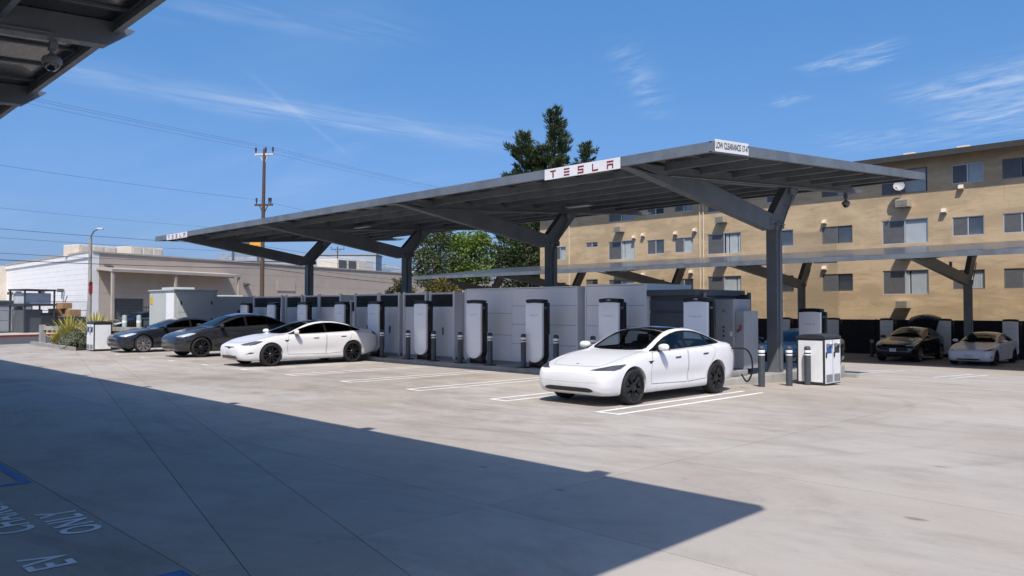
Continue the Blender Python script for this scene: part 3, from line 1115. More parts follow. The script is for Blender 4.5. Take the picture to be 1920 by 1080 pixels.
    for nm, poly, proj, m, off in F:
        mb = skin.panel(poly, proj, off, .025)
        if proj in ('top', 'diag', 'side'):
            for side in (0, 1):
                obj(nm, both(mb)[side], m if isinstance(m, str) else m[side])
        else:
            obj(nm, mb, m if m != 'PAINT' else paint)
    if plate:
        pz = plate
        pb = MB()
        a = skin.cast((0, pz), 'front')
        pb.cbox(-.152, .152, a[0].y - .022, a[0].y - .006, pz - .076, pz + .076, .004)
        po = obj('licence_plate', pb, 'plate')
    # tail lamps
    zt = S['zs'][12][1] - .06
    yl = S['L'] - .14
    tl = [(yl - .20, zt + .02), (yl + .02, zt + .03), (yl + .05, zt - .08), (yl - .05, zt - .07)]
    for side in (0, 1):
        obj('tail_lamp', both(skin.panel(tl, 'side', .006, .03))[side], 'tail_red')
    if features:
        features(root, skin, obj, S)
    return root


FRONTS = {
    'sedan': [
        ('headlamp', [(-.36, .035), (-.22, .005), (-.06, .0), (.08, .02), (.20, .075), (.30, .165), (.31, .185), (.16, .145), (-.02, .105), (-.20, .068)], 'diag', 'lamp_lens', .005),
        ('lower_grille', [(-.60, .285), (-.50, .262), (.50, .262), (.60, .285), (.56, .325), (.46, .342), (-.46, .342), (-.56, .325)], 'front', 'black_plastic', .004),
        ('bumper_crease', [(-.72, .452), (-.4, .440), (.4, .440), (.72, .452), (.72, .458), (.4, .446), (-.4, .446), (-.72, .458)], 'front', 'PAINT', .004),
        ('emblem', [(-.04, .265), (0, .262), (.04, .265), (.034, .285), (.008, .283), (.003, .335), (-.003, .335), (-.008, .283), (-.034, .285)], 'topc', 'chrome', .006),
    ],
    'long': [
        ('headlamp', [(-.27, .045), (-.12, .005), (.05, .01), (.20, .065), (.33, .16), (.37, .205), (.20, .185), (.02, .145), (-.15, .10)], 'diag', 'lamp_lens', .005),
        ('lower_grille', [(-.52, .25), (.52, .25), (.46, .345), (-.46, .345)], 'front', 'black_plastic', .004),
        ('nose_bar', [(-.34, .605), (-.1, .592), (0, .545), (.1, .592), (.34, .605), (.32, .622), (-.32, .622)], 'front', 'black_plastic', .005),
        ('side_intake', [(.14, .40), (.36, .425), (.37, .45), (.26, .455)], 'side', 'black_plastic', .004),
    ],
    'long_old': [
        ('headlamp', [(-.27, .045), (-.12, .005), (.05, .01), (.20, .065), (.33, .16), (.37, .205), (.20, .185), (.02, .145), (-.15, .10)], 'diag', 'lamp_bright', .005),
        ('nose_cone', [(-.42, .53), (-.30, .44), (.30, .44), (.42, .53), (.38, .60), (.2, .63), (-.2, .63), (-.38, .60)], 'front', 'black_gloss', .005),
        ('lower_grille', [(-.56, .27), (.56, .27), (.52, .36), (-.52, .36)], 'front', 'black_plastic', .004),
        ('fog_lamp', [(.16, .36), (.36, .37), (.36, .43), (.20, .43)], 'side', 'black_plastic', .004),
    ],
    'tall': [
        ('headlamp', [(-.32, .14), (-.18, .10), (.0, .105), (.17, .155), (.32, .26), (.36, .31), (.18, .285), (.0, .235), (-.18, .185)], 'diag', 'lamp_bright', .005),
        ('lower_grille', [(-.58, .32), (.58, .32), (.50, .41), (-.50, .41)], 'front', 'black_plastic', .004),
    ],
    'sedan_old': [
        ('headlamp', [(-.27, .035), (-.12, .0), (.05, .005), (.20, .06), (.32, .15), (.35, .19), (.18, .165), (.0, .125), (-.15, .085)], 'diag', 'lamp_lens', .005),
        ('lower_grille', [(-.48, .255), (.48, .255), (.42, .315), (-.42, .315)], 'front', 'black_plastic', .004),
        ('side_intake', [(.12, .36), (.30, .38), (.32, .43), (.28, .42), (.12, .40)], 'side', 'black_plastic', .004),
    ],
}
# ------------------------------------------------------------------ ground


def gz(x, y):
    f = max(0.0, min(1.0, (x + 44.0) / 9.0))
    return -0.032 * max(0.0, min(22.0, y - 16.0)) * f


def ground_mats():
    m = D.materials.new('slab_concrete')
    m.use_nodes = True
    nt = NT(m.node_tree)
    b = nt.n['Principled BSDF']
    tc = nt.node('ShaderNodeTexCoord')
    oi = nt.node('ShaderNodeObjectInfo')
    P = tc.outputs['Object']
    big = nt.noise(P, 0.16, 5, 0.6, 0.4)
    drive = nt.noise(nt.mapping(P, rot=(0, 0, 0.06), scale=(0.42, 1.0, 1)), 0.9, 9, 0.74, 0.5)
    blot = nt.noise(P, 1.3, 10, 0.76, 0.3)
    fine = nt.noise(P, 38.0, 6, 0.75)
    c = nt.mix(nt.ramp(big, 0.35, 0.68), (0.425, 0.393, 0.358, 1), (0.370, 0.318, 0.270, 1))
    c = nt.mix(nt.m('MULTIPLY', nt.ramp(drive, 0.46, 0.72), 0.52), c, (0.22, 0.192, 0.168, 1))
    c = nt.mix(nt.m('MULTIPLY', nt.ramp(blot, 0.46, 0.74), 0.34), c, (0.27, 0.248, 0.222, 1))
    c = nt.mix(nt.m('MULTIPLY', nt.ramp(fine, 0.52, 0.8), 0.5), c, (0.25, 0.236, 0.218, 1))
    # brown drip and tyre grime where cars pull in and out of the bays
    spg = nt.node('ShaderNodeSeparateXYZ')
    nt.l.new(P, spg.inputs[0])
    gr = nt.noise(nt.mapping(P, loc=(5.3, 1.7, 0), scale=(0.55, 1.25, 1)), 1.0, 8, 0.72, 0.5)
    zone = nt.m('MULTIPLY', nt.ramp(spg.outputs[1], 5.8, 9.0), nt.ramp(spg.outputs[1], 12.0, 16.0, 1.0, 0.25))
    zone = nt.m('MULTIPLY', zone, nt.ramp(spg.outputs[0], -7.5, -3.0, 1.0, 0.2))
    c = nt.mix(nt.m('MULTIPLY', nt.m('MULTIPLY', nt.ramp(gr, 0.40, 0.66), zone), 0.48), c, (0.205, 0.172, 0.142, 1))
    # oil spots and small dark flecks
    vo = nt.node('ShaderNodeTexVoronoi', feature='F1')
    vo.inputs['Scale'].default_value = 0.8
    vo.inputs['Randomness'].default_value = 1.0
    nt.l.new(nt.mapping(P, scale=(0.8, 1.6, 1)), vo.inputs['Vector'])
    dst = nt.m('ADD', vo.outputs['Distance'], nt.m('MULTIPLY', nt.m('SUBTRACT', blot, 0.5), 0.16))
    c = nt.mix(nt.m('MULTIPLY', nt.ramp(dst, 0.015, 0.075, 1.0, 0.0), 0.6), c, (0.10, 0.095, 0.09, 1))
    # wiped-dry patches near the stalls
    dark = nt.noise(nt.mapping(P, loc=(3.7, 9.1, 0), scale=(0.35, 0.7, 1)), 0.55, 5, 0.65, 0.6)
    c = nt.mix(nt.m('MULTIPLY', nt.ramp(dark, 0.55, 0.75), 0.36), c, (0.19, 0.17, 0.15, 1))
    # scuffs, gum spots and grit
    v2 = nt.node('ShaderNodeTexVoronoi', feature='F1')
    v2.inputs['Scale'].default_value = 3.2
    nt.l.new(nt.mapping(P, scale=(1.0, 1.5, 1)), v2.inputs['Vector'])
    d2 = nt.m('ADD', v2.outputs['Distance'], nt.m('MULTIPLY', nt.m('SUBTRACT', fine, 0.5), 0.10))
    pick = nt.noise(nt.mapping(P, loc=(31, 7, 0)), 0.7, 3, 0.6)
    c = nt.mix(nt.m('MULTIPLY', nt.m('MULTIPLY', nt.ramp(d2, 0.015, 0.055, 1.0, 0.0), nt.ramp(pick, 0.40, 0.55)), 0.8), c, (0.11, 0.10, 0.09, 1))
    v4 = nt.node('ShaderNodeTexVoronoi', feature='F1')
    v4.inputs['Scale'].default_value = 11.0
    nt.l.new(P, v4.inputs['Vector'])
    c = nt.mix(nt.m('MULTIPLY', nt.m('MULTIPLY', nt.ramp(v4.outputs['Distance'], 0.05, 0.16, 1.0, 0.0), nt.ramp(blot, 0.46, 0.62)), 0.45), c, (0.16, 0.15, 0.135, 1))
    # faint tyre sweeps
    wv_ = nt.node('ShaderNodeTexWave', wave_type='RINGS', rings_direction='Z')
    wv_.inputs['Scale'].default_value = 0.34
    wv_.inputs['Distortion'].default_value = 2.2
    wv_.inputs['Detail'].default_value = 3.0
    wv_.inputs['Detail Scale'].default_value = 0.6
    nt.l.new(nt.mapping(P, loc=(11.0, -13.5, 0)), wv_.inputs['Vector'])
    swp = nt.m('MULTIPLY', nt.ramp(wv_.outputs['Fac'], 0.86, 0.98), nt.ramp(dark, 0.42, 0.62))
    c = nt.mix(nt.m('MULTIPLY', swp, 0.16), c, (0.15, 0.135, 0.12, 1))
    # hairline cracks
    v3 = nt.node('ShaderNodeTexVoronoi', feature='DISTANCE_TO_EDGE')
    v3.inputs['Scale'].default_value = 0.22
    wpd = nt.node('ShaderNodeVectorMath', operation='ADD')
    nt.l.new(P, wpd.inputs[0])
    nz3 = nt.node('ShaderNodeTexNoise')
    nz3.inputs['Scale'].default_value = 1.1
    nz3.inputs['Detail'].default_value = 5
    nt.l.new(P, nz3.inputs['Vector'])
    sc3 = nt.node('ShaderNodeVectorMath', operation='SCALE')
    sc3.inputs['Scale'].default_value = 1.3
    nt.l.new(nz3.outputs['Color'], sc3.inputs[0])
    nt.l.new(sc3.outputs[0], wpd.inputs[1])
    nt.l.new(wpd.outputs[0], v3.inputs['Vector'])
    crk = nt.m('MULTIPLY', nt.ramp(v3.outputs['Distance'], 0.0, 0.0016, 1.0, 0.0), nt.ramp(big, 0.45, 0.58))
    c = nt.mix(nt.m('MULTIPLY', crk, 0.35), c, (0.12, 0.11, 0.10, 1))
    rnd = nt.m('ADD', nt.m('MULTIPLY', oi.outputs['Random'], 0.14), 0.90)
    cc = nt.node('ShaderNodeCombineXYZ')
    for i in range(3):
        nt.l.new(rnd, cc.inputs[i])
    c = nt.mix(1.0, c, cc.outputs[0], 'MULTIPLY')
    nt.l.new(c, b.inputs['Base Color'])
    nt.l.new(nt.ramp(blot, 0.3, 0.7, 0.72, 0.92), b.inputs['Roughness'])
    bp = nt.node('ShaderNodeBump')
    bp.inputs['Distance'].default_value = 0.004
    bp.inputs['Strength'].default_value = 0.6
    nt.l.new(nt.noise(nt.mapping(P, scale=(1, 6, 1)), 30, 4, 0.65), bp.inputs['Height'])
    nt.l.new(bp.outputs[0], b.inputs['Normal'])
    M['slab_concrete'] = m


ground_mats()
mat('asphalt', (0.062, 0.062, 0.066), 0.9, var=0.35, vscale=0.6, bump=0.004, bscale=60)
mat('soil', (0.055, 0.045, 0.035), 0.95, var=0.4, vscale=3, bump=0.02, bscale=20)
mat('joint_fill', (0.075, 0.07, 0.064), 0.95, var=0.3, vscale=3)
mat('line_white', (0.82, 0.82, 0.81), 0.7, var=0.2, vscale=3, vscale2=40)
mat('line_blue', (0.045, 0.17, 0.42), 0.7, var=0.3, vscale=4, vscale2=40)
mat('red_kerb', (0.33, 0.06, 0.045), 0.8, var=0.4, vscale=2)
mat('sidewalk', (0.46, 0.42, 0.37), 0.88, var=0.25, vscale=1.0)

# wide ground sheet under everything
gx = [-3000, -300, -90, -60, -44, -40, -35, 0, 16, 200, 3000]
gy = [-3000, -300, -30, 0, 16, 20, 26, 32, 38, 46, 90, 300, 3000]
mb = MB()
mb.add([(x, y, gz(x, y) - 0.075) for y in gy for x in gx], [(j * len(gx) + i, j * len(gx) + i + 1, (j + 1) * len(gx) + i + 1, (j + 1) * len(gx) + i) for j in range(len(gy) - 1) for i in range(len(gx) - 1)])
tag(mb.build('ground', 'joint_fill'), kind='structure')


def clip_half(poly, p, n):
    """keep the side of the line through p to which n points"""
    out = []
    sd = lambda q: (q[0] - p[0]) * n[0] + (q[1] - p[1]) * n[1]
    for i in range(len(poly)):
        a, b = poly[i], poly[(i + 1) % len(poly)]
        da, db = sd(a), sd(b)
        if da >= 0:
            out.append(a)
        if (da >= 0) != (db >= 0):
            t = da / (da - db)
            out.append((a[0] + (b[0] - a[0]) * t, a[1] + (b[1] - a[1]) * t))
    return out


WD = (-0.312, 0.950)          # direction of the street
WN = (0.950, 0.312)
lot = empty('parking_lot')
tag(lot, kind='structure')
GAP = 0.0045


def slab(poly, gap=GAP, up=0.0):
    if len(poly) < 3:
        return
    ar = abs(sum(poly[i][0] * poly[(i + 1) % len(poly)][1] - poly[(i + 1) % len(poly)][0] * poly[i][1] for i in range(len(poly)))) / 2
    if ar < 0.003:
        return
    q = []
    for p in poly:
        if not q or (abs(p[0] - q[-1][0]) + abs(p[1] - q[-1][1])) > 1e-3:
            q.append(p)
    if (abs(q[0][0] - q[-1][0]) + abs(q[0][1] - q[-1][1])) < 1e-3:
        q.pop()
    q = offset_poly(q, -gap)
    n = len(q)
    m_ = MB()
    m_.add([(x, y, gz(x, y) + up) for x, y in q] + [(x, y, gz(x, y) - 0.06) for x, y in q], [tuple(range(n))] + [(i, i + n, (i + 1) % n + n, (i + 1) % n) for i in range(n)])
    m_.build('slab', 'slab_concrete', lot)


GR_P, GL_P = (-4.31, 3.27), (-5.06, 2.50)
gd = Vector((-1.0, 0.2450)).normalized()
gn = (-gd.y * -1 if False else gd.y, -gd.x)      # normal pointing to +y side
gn = (abs(gd.y), abs(gd.x))
xs_ = [-50 + 5.235 * i for i in range(13)]
xs_ = [-5.35 - 5.2 * k for k in range(8, -1, -1)] + [-5.35 + 5.2 * k for k in range(1, 4)]
ys_ = [-13.3, -7.1, -4.0, -0.9, 2.25, 4.93, 7.98, 11.0, 14.0, 16.0, 19.0, 22.0, 26.0, 30.0, 34.0, 38.0, 45.5]
for i in range(len(xs_) - 1):
    for j in range(len(ys_) - 1):
        c = [(xs_[i], ys_[j]), (xs_[i + 1], ys_[j]), (xs_[i + 1], ys_[j + 1]), (xs_[i], ys_[j + 1])]
        c = clip_half(c, (-46.3, 10.2), WN)
        if len(c) < 3:
            continue
        if ys_[j] > 15 and xs_[i + 1] < -36:
            c = clip_half(c, (-46.3, 10.2), WN)
        hi = clip_half(c, GR_P, gn)
        lo = clip_half(c, GL_P, (-gn[0], -gn[1]))
        slab(hi)
        slab(lo)
# shallow concrete gutter running across the lot
for k in range(-2, 10):
    t0, t1 = 4.4 * k, 4.4 * (k + 1)
    pts = [(GL_P[0] + gd.x * t0, GL_P[1] + gd.y * t0), (GR_P[0] + gd.x * t0, GR_P[1] + gd.y * t0), (GR_P[0] + gd.x * t1, GR_P[1] + gd.y * t1), (GL_P[0] + gd.x * t1, GL_P[1] + gd.y * t1)]
    pts = clip_half(pts, (-46.3, 10.2), WN)
    slab(pts, 0.003, 0.0)

# painted stall marks: white hairpins
HAIR = [-8.60 - 2.725 * k for k in range(10)]
for hx in HAIR:
    m_ = MB()
    a, b, y0, y1, w = hx - .27, hx + .27, 10.68, 15.7, .095

    def quad(x0, x1, yy0, yy1):
        m_.add([(x0, yy0, gz(x0, yy0) + .004), (x1, yy0, gz(x1, yy0) + .004), (x1, yy1, gz(x1, yy1) + .004), (x0, yy1, gz(x0, yy1) + .004)], [(0, 1, 2, 3)])
    quad(a, a + w, y0, y1)
    quad(b - w, b, y0, y1)
    quad(a + w, b - w, y0, y0 + w)
    tag(m_.build('parking_line', 'line_white'), kind='structure')
# last stall of the row: its outer line runs on to the bollard
for x0, x1, yy0, yy1 in ((-19.0, -6.5, 37.15, 37.28),):
    m_ = MB()
    m_.add([(x0, yy0, gz(x0, yy0) + .004), (x1, yy0, gz(x1, yy0) + .004), (x1, yy1, gz(x1, yy1) + .004), (x0, yy1, gz(x0, yy1) + .004)], [(0, 1, 2, 3)])
    tag(m_.build('parking_line', 'line_white'), kind='structure')
for hx in (-10.9, -8.2):
    m_ = MB()
    for dx in (-.27, .2):
        m_.add([(hx + dx, 26.5, gz(0, 26.5) + .004), (hx + dx + .08, 26.5, gz(0, 26.5) + .004), (hx + dx + .08, 30.5, gz(0, 30.5) + .004), (hx + dx, 30.5, gz(0, 30.5) + .004)], [(0, 1, 2, 3)])
    tag(m_.build('parking_line', 'line_white'), kind='structure')
# blue accessible-bay marks and lettering under the near canopy
for x0, x1, y0, y1 in ((-14.5, -9.33, 2.13, 2.22), (-9.43, -9.33, -3.0, 2.13), (-5.50, -5.40, -3.0, 2.22), (-5.40, -3.8, 2.13, 2.22)):
    m_ = MB()
    m_.add([(x0, y0, .004), (x1, y0, .004), (x1, y1, .004), (x0, y1, .004)], [(0, 1, 2, 3)])
    tag(m_.build('parking_line', 'line_blue'), kind='structure')
for body, cx, cy, sx in (('EV', -6.33, 1.62, .74), ('CHARGING', -8.17, 1.655, .72), ('ONLY', -7.40, 2.05, .75)):
    o = text_mesh('ground_lettering', body, .42, 'line_white', None, Matrix.Translation((cx, cy, .005)) @ Matrix.Rotation(PI, 4, 'Z'), xs=sx, spacing=1.10, bold=.007)
    tag(o, kind='structure')

# concrete island that carries the chargers and the equipment
isl = MB()
isl.cbox(-35.6, -9.85, 15.78, 23.4, -.5, .12, .03)
tag(isl.build('island', 'concrete_kerb', smooth=30), kind='structure')

# street on the left, far pavement with red kerb
rd = MB()
P0 = Vector((-46.3, 10.2))
wd = Vector(WD)
wn = Vector(WN)


def sp(t, s):
    return P0 + wd * t - wn * s


def street_sheet(name, s0, s1, z0, z1, m_, t0=-70, t1=160):
    a, b, c, d = sp(t0, s0), sp(t0, s1), sp(t1, s1), sp(t1, s0)
    q = MB()
    q.add([(a.x, a.y, z0), (b.x, b.y, z0), (c.x, c.y, z0), (d.x, d.y, z0), (a.x, a.y, z1), (b.x, b.y, z1), (c.x, c.y, z1), (d.x, d.y, z1)], [(0, 1, 2, 3), (4, 5, 6, 7), (0, 1, 5, 4), (2, 3, 7, 6), (1, 2, 6, 5), (0, 3, 7, 4)])
    return tag(q.build(name, m_), kind='structure')


street_sheet('road', -0.02, 10.4, -.3, -.012, 'asphalt')
street_sheet('kerb', 10.4, 10.6, -.3, .13, 'red_kerb')
street_sheet('pavement', 10.6, 15.8, -.3, .125, 'sidewalk')
street_sheet('yard', 15.8, 55, -.3, .05, 'concrete_kerb')

# ------------------------------------------------------------------ solar canopies
mat('solar_cell', (0.075, 0.082, 0.095), 0.32, coat=0.25, var=0.25, vscale=2)
mat('solar_back', (0.30, 0.31, 0.33), 0.5, var=0.15, vscale=2)
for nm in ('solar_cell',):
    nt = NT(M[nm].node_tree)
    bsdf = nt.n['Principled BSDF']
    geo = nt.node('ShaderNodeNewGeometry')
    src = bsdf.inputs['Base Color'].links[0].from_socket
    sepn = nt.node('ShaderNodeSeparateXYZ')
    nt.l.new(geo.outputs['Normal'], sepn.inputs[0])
    # dark back sheet on the underside
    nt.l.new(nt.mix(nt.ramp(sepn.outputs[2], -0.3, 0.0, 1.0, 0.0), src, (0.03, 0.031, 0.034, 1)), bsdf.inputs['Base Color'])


def canopy(name, label, Xr, Xl, Yf, Zf, Yr, Zr, cols, Yc, zb, rear_poke=.45, bd=.27, top=.12, drop=.45, steel='steel_dark', group='solar canopies'):
    root = empty(name, (cols[0], Yc, zb))
    tag(root, label, 'solar canopy', group)
    ox, oy, oz = root.location
    k = (Zr - Zf) / (Yr - Yf)
    pz = lambda y: Zf + k * (y - Yf)

    def T(m_):
        m_.v = [(v[0] - ox, v[1] - oy, v[2] - oz) for v in m_.v]
        return m_
    ang = math.atan(k)
    # solar modules, 6 rows
    nrow = 6
    ncol = max(2, round((Xr - Xl) / 1.15))
    pw = (Xr - Xl - .05) / ncol
    ph = (Yr - Yf - .05) / nrow
    mod = MB()
    mod.box(-pw / 2 + .0015, pw / 2 - .0015, -ph / 2 + .0015, ph / 2 - .0015, -.035, 0)
    mod.cur = 1
    e = .03
    mod.box(-pw / 2 + .004, -pw / 2 + e, -ph / 2 + .004, ph / 2 - .004, -.07, -.0352)
    mod.box(pw / 2 - e, pw / 2 - .004, -ph / 2 + .004, ph / 2 - .004, -.07, -.0352)
    mod.box(-pw / 2 + e, pw / 2 - e, -ph / 2 + .004, -ph / 2 + e, -.07, -.0352)
    mod.box(-pw / 2 + e, pw / 2 - e, ph / 2 - e, ph / 2 - .004, -.07, -.0352)
    mm = mod.mesh('solar_panel')
    mm.materials.append(M['solar_cell'])
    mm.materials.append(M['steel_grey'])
    mm.polygons.foreach_set('material_index', mod.mi)
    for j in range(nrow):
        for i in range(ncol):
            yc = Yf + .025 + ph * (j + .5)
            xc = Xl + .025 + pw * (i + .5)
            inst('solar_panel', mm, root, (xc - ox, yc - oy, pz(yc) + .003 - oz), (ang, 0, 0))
    # edge channels
    for nm, (y, z) in (('front_fascia', (Yf, Zf)), ('rear_fascia', (Yr, Zr))):
        q = MB()
        s = 1 if nm == 'front_fascia' else -1
        q.prism([(y - .02 * s, z - .005), (y + .09 * s, z - .005), (y + .09 * s, z - .025), (y + .02 * s, z - .025), (y + .02 * s, z - .185), (y + .07 * s, z - .185), (y + .07 * s, z - .205), (y - .02 * s, z - .205)], 'x', Xl + .0235, Xr - .0235)
        T(q).build(nm, 'galv', root)
    for x, s in ((Xr, -1), (Xl, 1)):
        q = MB()
        for (a, b, c, d) in ((0, .022, -.21, -.003), (.0225, .09, -.21, -.19), (.0225, .09, -.023, -.003)):
            x0, x1 = x + s * a, x + s * b
            q.add([(x0, Yf - .02, Zf + c), (x1, Yf - .02, Zf + c), (x1, Yr + .02, Zr + c), (x0, Yr + .02, Zr + c), (x0, Yf - .02, Zf + d), (x1, Yf - .02, Zf + d), (x1, Yr + .02, Zr + d), (x0, Yr + .02, Zr + d)], [(0, 1, 2, 3), (4, 5, 6, 7), (0, 1, 5, 4), (1, 2, 6, 5), (2, 3, 7, 6), (3, 0, 4, 7)])
        T(q).build('side_fascia', 'galv', root)
    # purlins (channel sections along the row)
    npur = 8
    for i in range(1, npur):
        y = Yf + (Yr - Yf) * i / npur
        z = pz(y) - .072
        q = MB()
        q.prism([(y, z), (y + .07, z + .07 * k), (y + .07, z - .018), (y + .02, z - .02), (y + .02, z - .147), (y + .075, z - .147), (y + .075, z - .165), (y, z - .165)], 'x', Xl + .1, Xr - .1)
        T(q).build('purlin', 'galv', root)
    # frames
    for x in cols:
        q = MB()
        gb = gz(x, Yc) + (.121 if name == 'solar_canopy' and 15 < Yc < 22 and x < -9.8 else .001)
        q.cbox(x - .26, x + .26, Yc - .26, Yc + .26, gb, gb + .025, .004)
        bp_ = T(q).build('base_plate', steel, root)
        for sx in (-1, 1):
            for sy in (-1, 1):
                q = MB()
                q.lathe([(.024, 0), (.024, .035), (.001, .037)], 6, Matrix.Translation((x + sx * .21, Yc + sy * .21, gb + .0255)))
                T(q).build('anchor_bolt', 'galv', bp_)
        q = MB()
        zc_ = Zf - 1.2
        q.tube([(x + .19, Yc - .05, gb + .2), (x + .19, Yc - .05, zc_), (x + .19, Yc + .1, zc_ + .25), (x + .17, Yc + .75, Zf - .05)], .022, 8)
        T(q).build('conduit', 'galv', root, smooth=50)
        q = MB()
        q.tube([(x + .14, Yf + 1.6, pz(Yf + 1.6) - .34), (x + .14, Yr - .8, pz(Yr - .8) - .34)], .016, 6)
        T(q).build('conduit', 'galv', root, smooth=50)
        q = MB()
        q.cbox(x + .12, x + .20, Yc + .6, Yc + .82, pz(Yc) - .52, pz(Yc) - .36, .008)
        T(q).build('junction_box', 'galv', root)
        q = MB()
        q.cbox(x - .128, x + .128, Yc - .42, Yc - .16, Zf - 1.0, Zf - .78, .003)
        for by in (-.36, -.22):
            for bz in (-.95, -.83):
                q.lathe([(.018, 0), (.018, .014), (.001, .016)], 6, Matrix.Translation((x + .128, Yc + by, Zf + bz)) @ Matrix.Rotation(PI / 2, 4, 'Y'))
        T(q).build('splice_plate', steel, root)
        cb = gz(x, Yc)
        q = MB()
        h = .155
        zk = Zf - 1.15
        q.cbox(x - h, x + h, Yc - h, Yc + h, cb - .3, zk + .20, .012)
        co = T(q).build('column', steel, root)
        q = MB()
        q.cbox(x - .21, x + .21, Yc - .21, Yc + .21, zk + .201, zk + .235, .004)
        q.cbox(x - .14, x + .14, Yc + .215, Yc + .30, zk + .12, zk + .28, .01)
        T(q).build('cap_plate', steel, co)
        bw = .105
        yt = Yf + .06
        bt = lambda y: pz(y) - top
        yr = Yr + rear_poke
        q = MB()
        q.prism([(yt + .15, bt(yt)), (Yr - .05, bt(Yr)), (Yr + .001, bt(Yr) - bd * drop), (yr, bt(yr) - bd * (drop + .1)), (yr - .36, bt(yr) - bd), (yt + 1.35, bt(yt + 1.35) - bd + .005)], 'x', x - bw, x + bw)
        T(q).build('beam', steel, root)
        # long front arm
        q = MB()
        a0 = (yt, bt(yt) + .0)
        ya = Yc + .02
        slope = (zk - (Zf - .19)) / (Yc - h - (yt + .05))
        bl = lambda y: Zf - .19 + slope * (y - yt - .05)
        hh = .46
        # where the top of the arm meets the underside of the beam
        y1 = yt + 1.0
        while bl(y1) + hh > bt(y1) - .26 and y1 < Yc:
            y1 += .02
        q.prism([(yt - .02, Zf - .21), (yt + .25, Zf - .21), (yt + .9, bt(yt + .9) - .20), (y1, bl(y1) + hh), (Yc - .02, bl(Yc) + hh), (Yc - .02, zk + .236), (Yc - h - .05, zk + .1), (Yc - h - .25, bl(Yc - h - .25)), (yt + .32, bl(yt + .32) - .01)], 'x', x - bw - .012, x + bw + .012)
        T(q).build('arm', steel, root)
        # short rear arm
        q = MB()
        zt_ = bt(Yc + 1.3) - .25
        q.prism([(Yc - .02, zk + .238), (Yc + .20, zk + .238), (Yc + 1.30, zt_ + .03), (Yc + .55, zt_ - .01), (Yc - .25, zk + .48)], 'x', x - bw - .006, x + bw + .006)
        T(q).build('brace', steel, root)
    return root, pz


main_cols = [-10.15 - 8.087 * i for i in range(3)] + [-34.1]
MAIN, mpz = canopy('solar_canopy', 'long grey solar canopy on four steel columns above the row of white cars', -7.955, -35.75, 13.11, 4.96, 24.56, 5.74, main_cols, 19.71, 0, rear_poke=.85)
FAR, fpz = canopy('solar_canopy', 'farther solar canopy in front of the tan apartment building', 5.0, -45.0, 33.6, 4.02, 43.5, 5.03, [4.65] + [-3.44 - 8.087 * i for i in range(6)], 41.1, -.7, steel='steel_grey')
NEAR, npz = canopy('solar_canopy', 'dark canopy corner overhead at the top left with a dome camera', -.84, -36.0, -7.7, 5.04, 3.72, 5.82, [-2.85, -7.30, -11.75, -16.2, -20.65, -25.1], -1.1, 0, rear_poke=.24, bd=.36, top=.045, drop=.12)
# ------------------------------------------------------------------ signs on the canopy


def letter_boxes(mb, ch, x, z, w, h, t, y0, y1):
    """spaced-bar capitals, in the x-z plane"""
    if ch == 'T':
        mb.prism([(x, z + h), (x + w, z + h), (x + w * .9, z + h - t), (x + w * .1, z + h - t)], 'y', y0, y1)
        mb.box(x + w * .39, x + w * .61, y0, y1, z, z + h - t - t * .15)
    elif ch == 'E':
        for k in (0, .5, 1):
            zz = z + (h - t) * k
            mb.box(x + w * .05, x + w * .95, y0, y1, zz, zz + t)
    elif ch == 'S':
        mb.box(x + .06 * w, x + w, y0, y1, z + h - t, z + h)
        mb.box(x + .06 * w, x + .22 * w, y0, y1, z + h / 2 + t / 2, z + h - t)
        mb.box(x + .06 * w, x + .94 * w, y0, y1, z + h / 2 - t / 2, z + h / 2 + t / 2)
        mb.box(x + .78 * w, x + .94 * w, y0, y1, z + t, z + h / 2 - t / 2)
        mb.box(x, x + .94 * w, y0, y1, z, z + t)
    elif ch == 'L':
        mb.box(x + .05 * w, x + .21 * w, y0, y1, z, z + h)
        mb.prism([(x + .21 * w, z), (x + .92 * w, z), (x + w, z + t), (x + .21 * w, z + t)], 'y', y0, y1)
    elif ch == 'A':
        mb.box(x, x + w, y0, y1, z + h - t, z + h)
        mb.box(x + .04 * w, x + .96 * w, y0, y1, z + h * .62 - t, z + h * .62)
        mb.box(x + .04 * w, x + .20 * w, y0, y1, z, z + h * .62 - t)
        mb.box(x + .80 * w, x + .96 * w, y0, y1, z, z + h * .62 - t)


def wordmark(parent, x0, x1, z0, h, y, mat_, thick=.006, t=None, m_scale=1.0):
    """five letters spread from x0 to x1, standing proud towards -y"""
    word = 'TESLA'
    pitch = (x1 - x0) / 4.45
    w = pitch * .45
    for i, ch in enumerate(word):
        q = MB()
        letter_boxes(q, ch, x0 + pitch * i, z0, w, h, t or h * .2, y - thick, y)
        q.build('letter', mat_, parent)


def board_sign(name, label, x0, x1, y, z0, z1):
    r = empty(name, ((x0 + x1) / 2, y, z0))
    tag(r, label, 'sign', 'name boards on the canopy edge')
    hw = (x1 - x0) / 2
    q = MB()
    q.cbox(-hw, hw, -.012, 0, 0, z1 - z0, .003)
    q.build('board', 'sign_white', r)
    wordmark(r, -hw * .84, hw * .84, (z1 - z0) * .14, (z1 - z0) * .68, -.0125, 'red_letter', .004)
    return r


board_sign('name_board', 'white sign with spaced dark red letters on the near half of the canopy edge', -12.28, -10.13, 13.075, 4.705, 4.945)
board_sign('name_board', 'white sign with dark red letters at the far left end of the canopy edge', -34.4, -32.25, 13.075, 4.71, 4.94)
r = empty('clearance_sign', (-7.94, 13.13, 4.76))
tag(r, 'white low clearance sign on the corner of the long canopy', 'sign')
q = MB()
q.cbox(0, .012, 0, 1.24, 0, .235, .003)
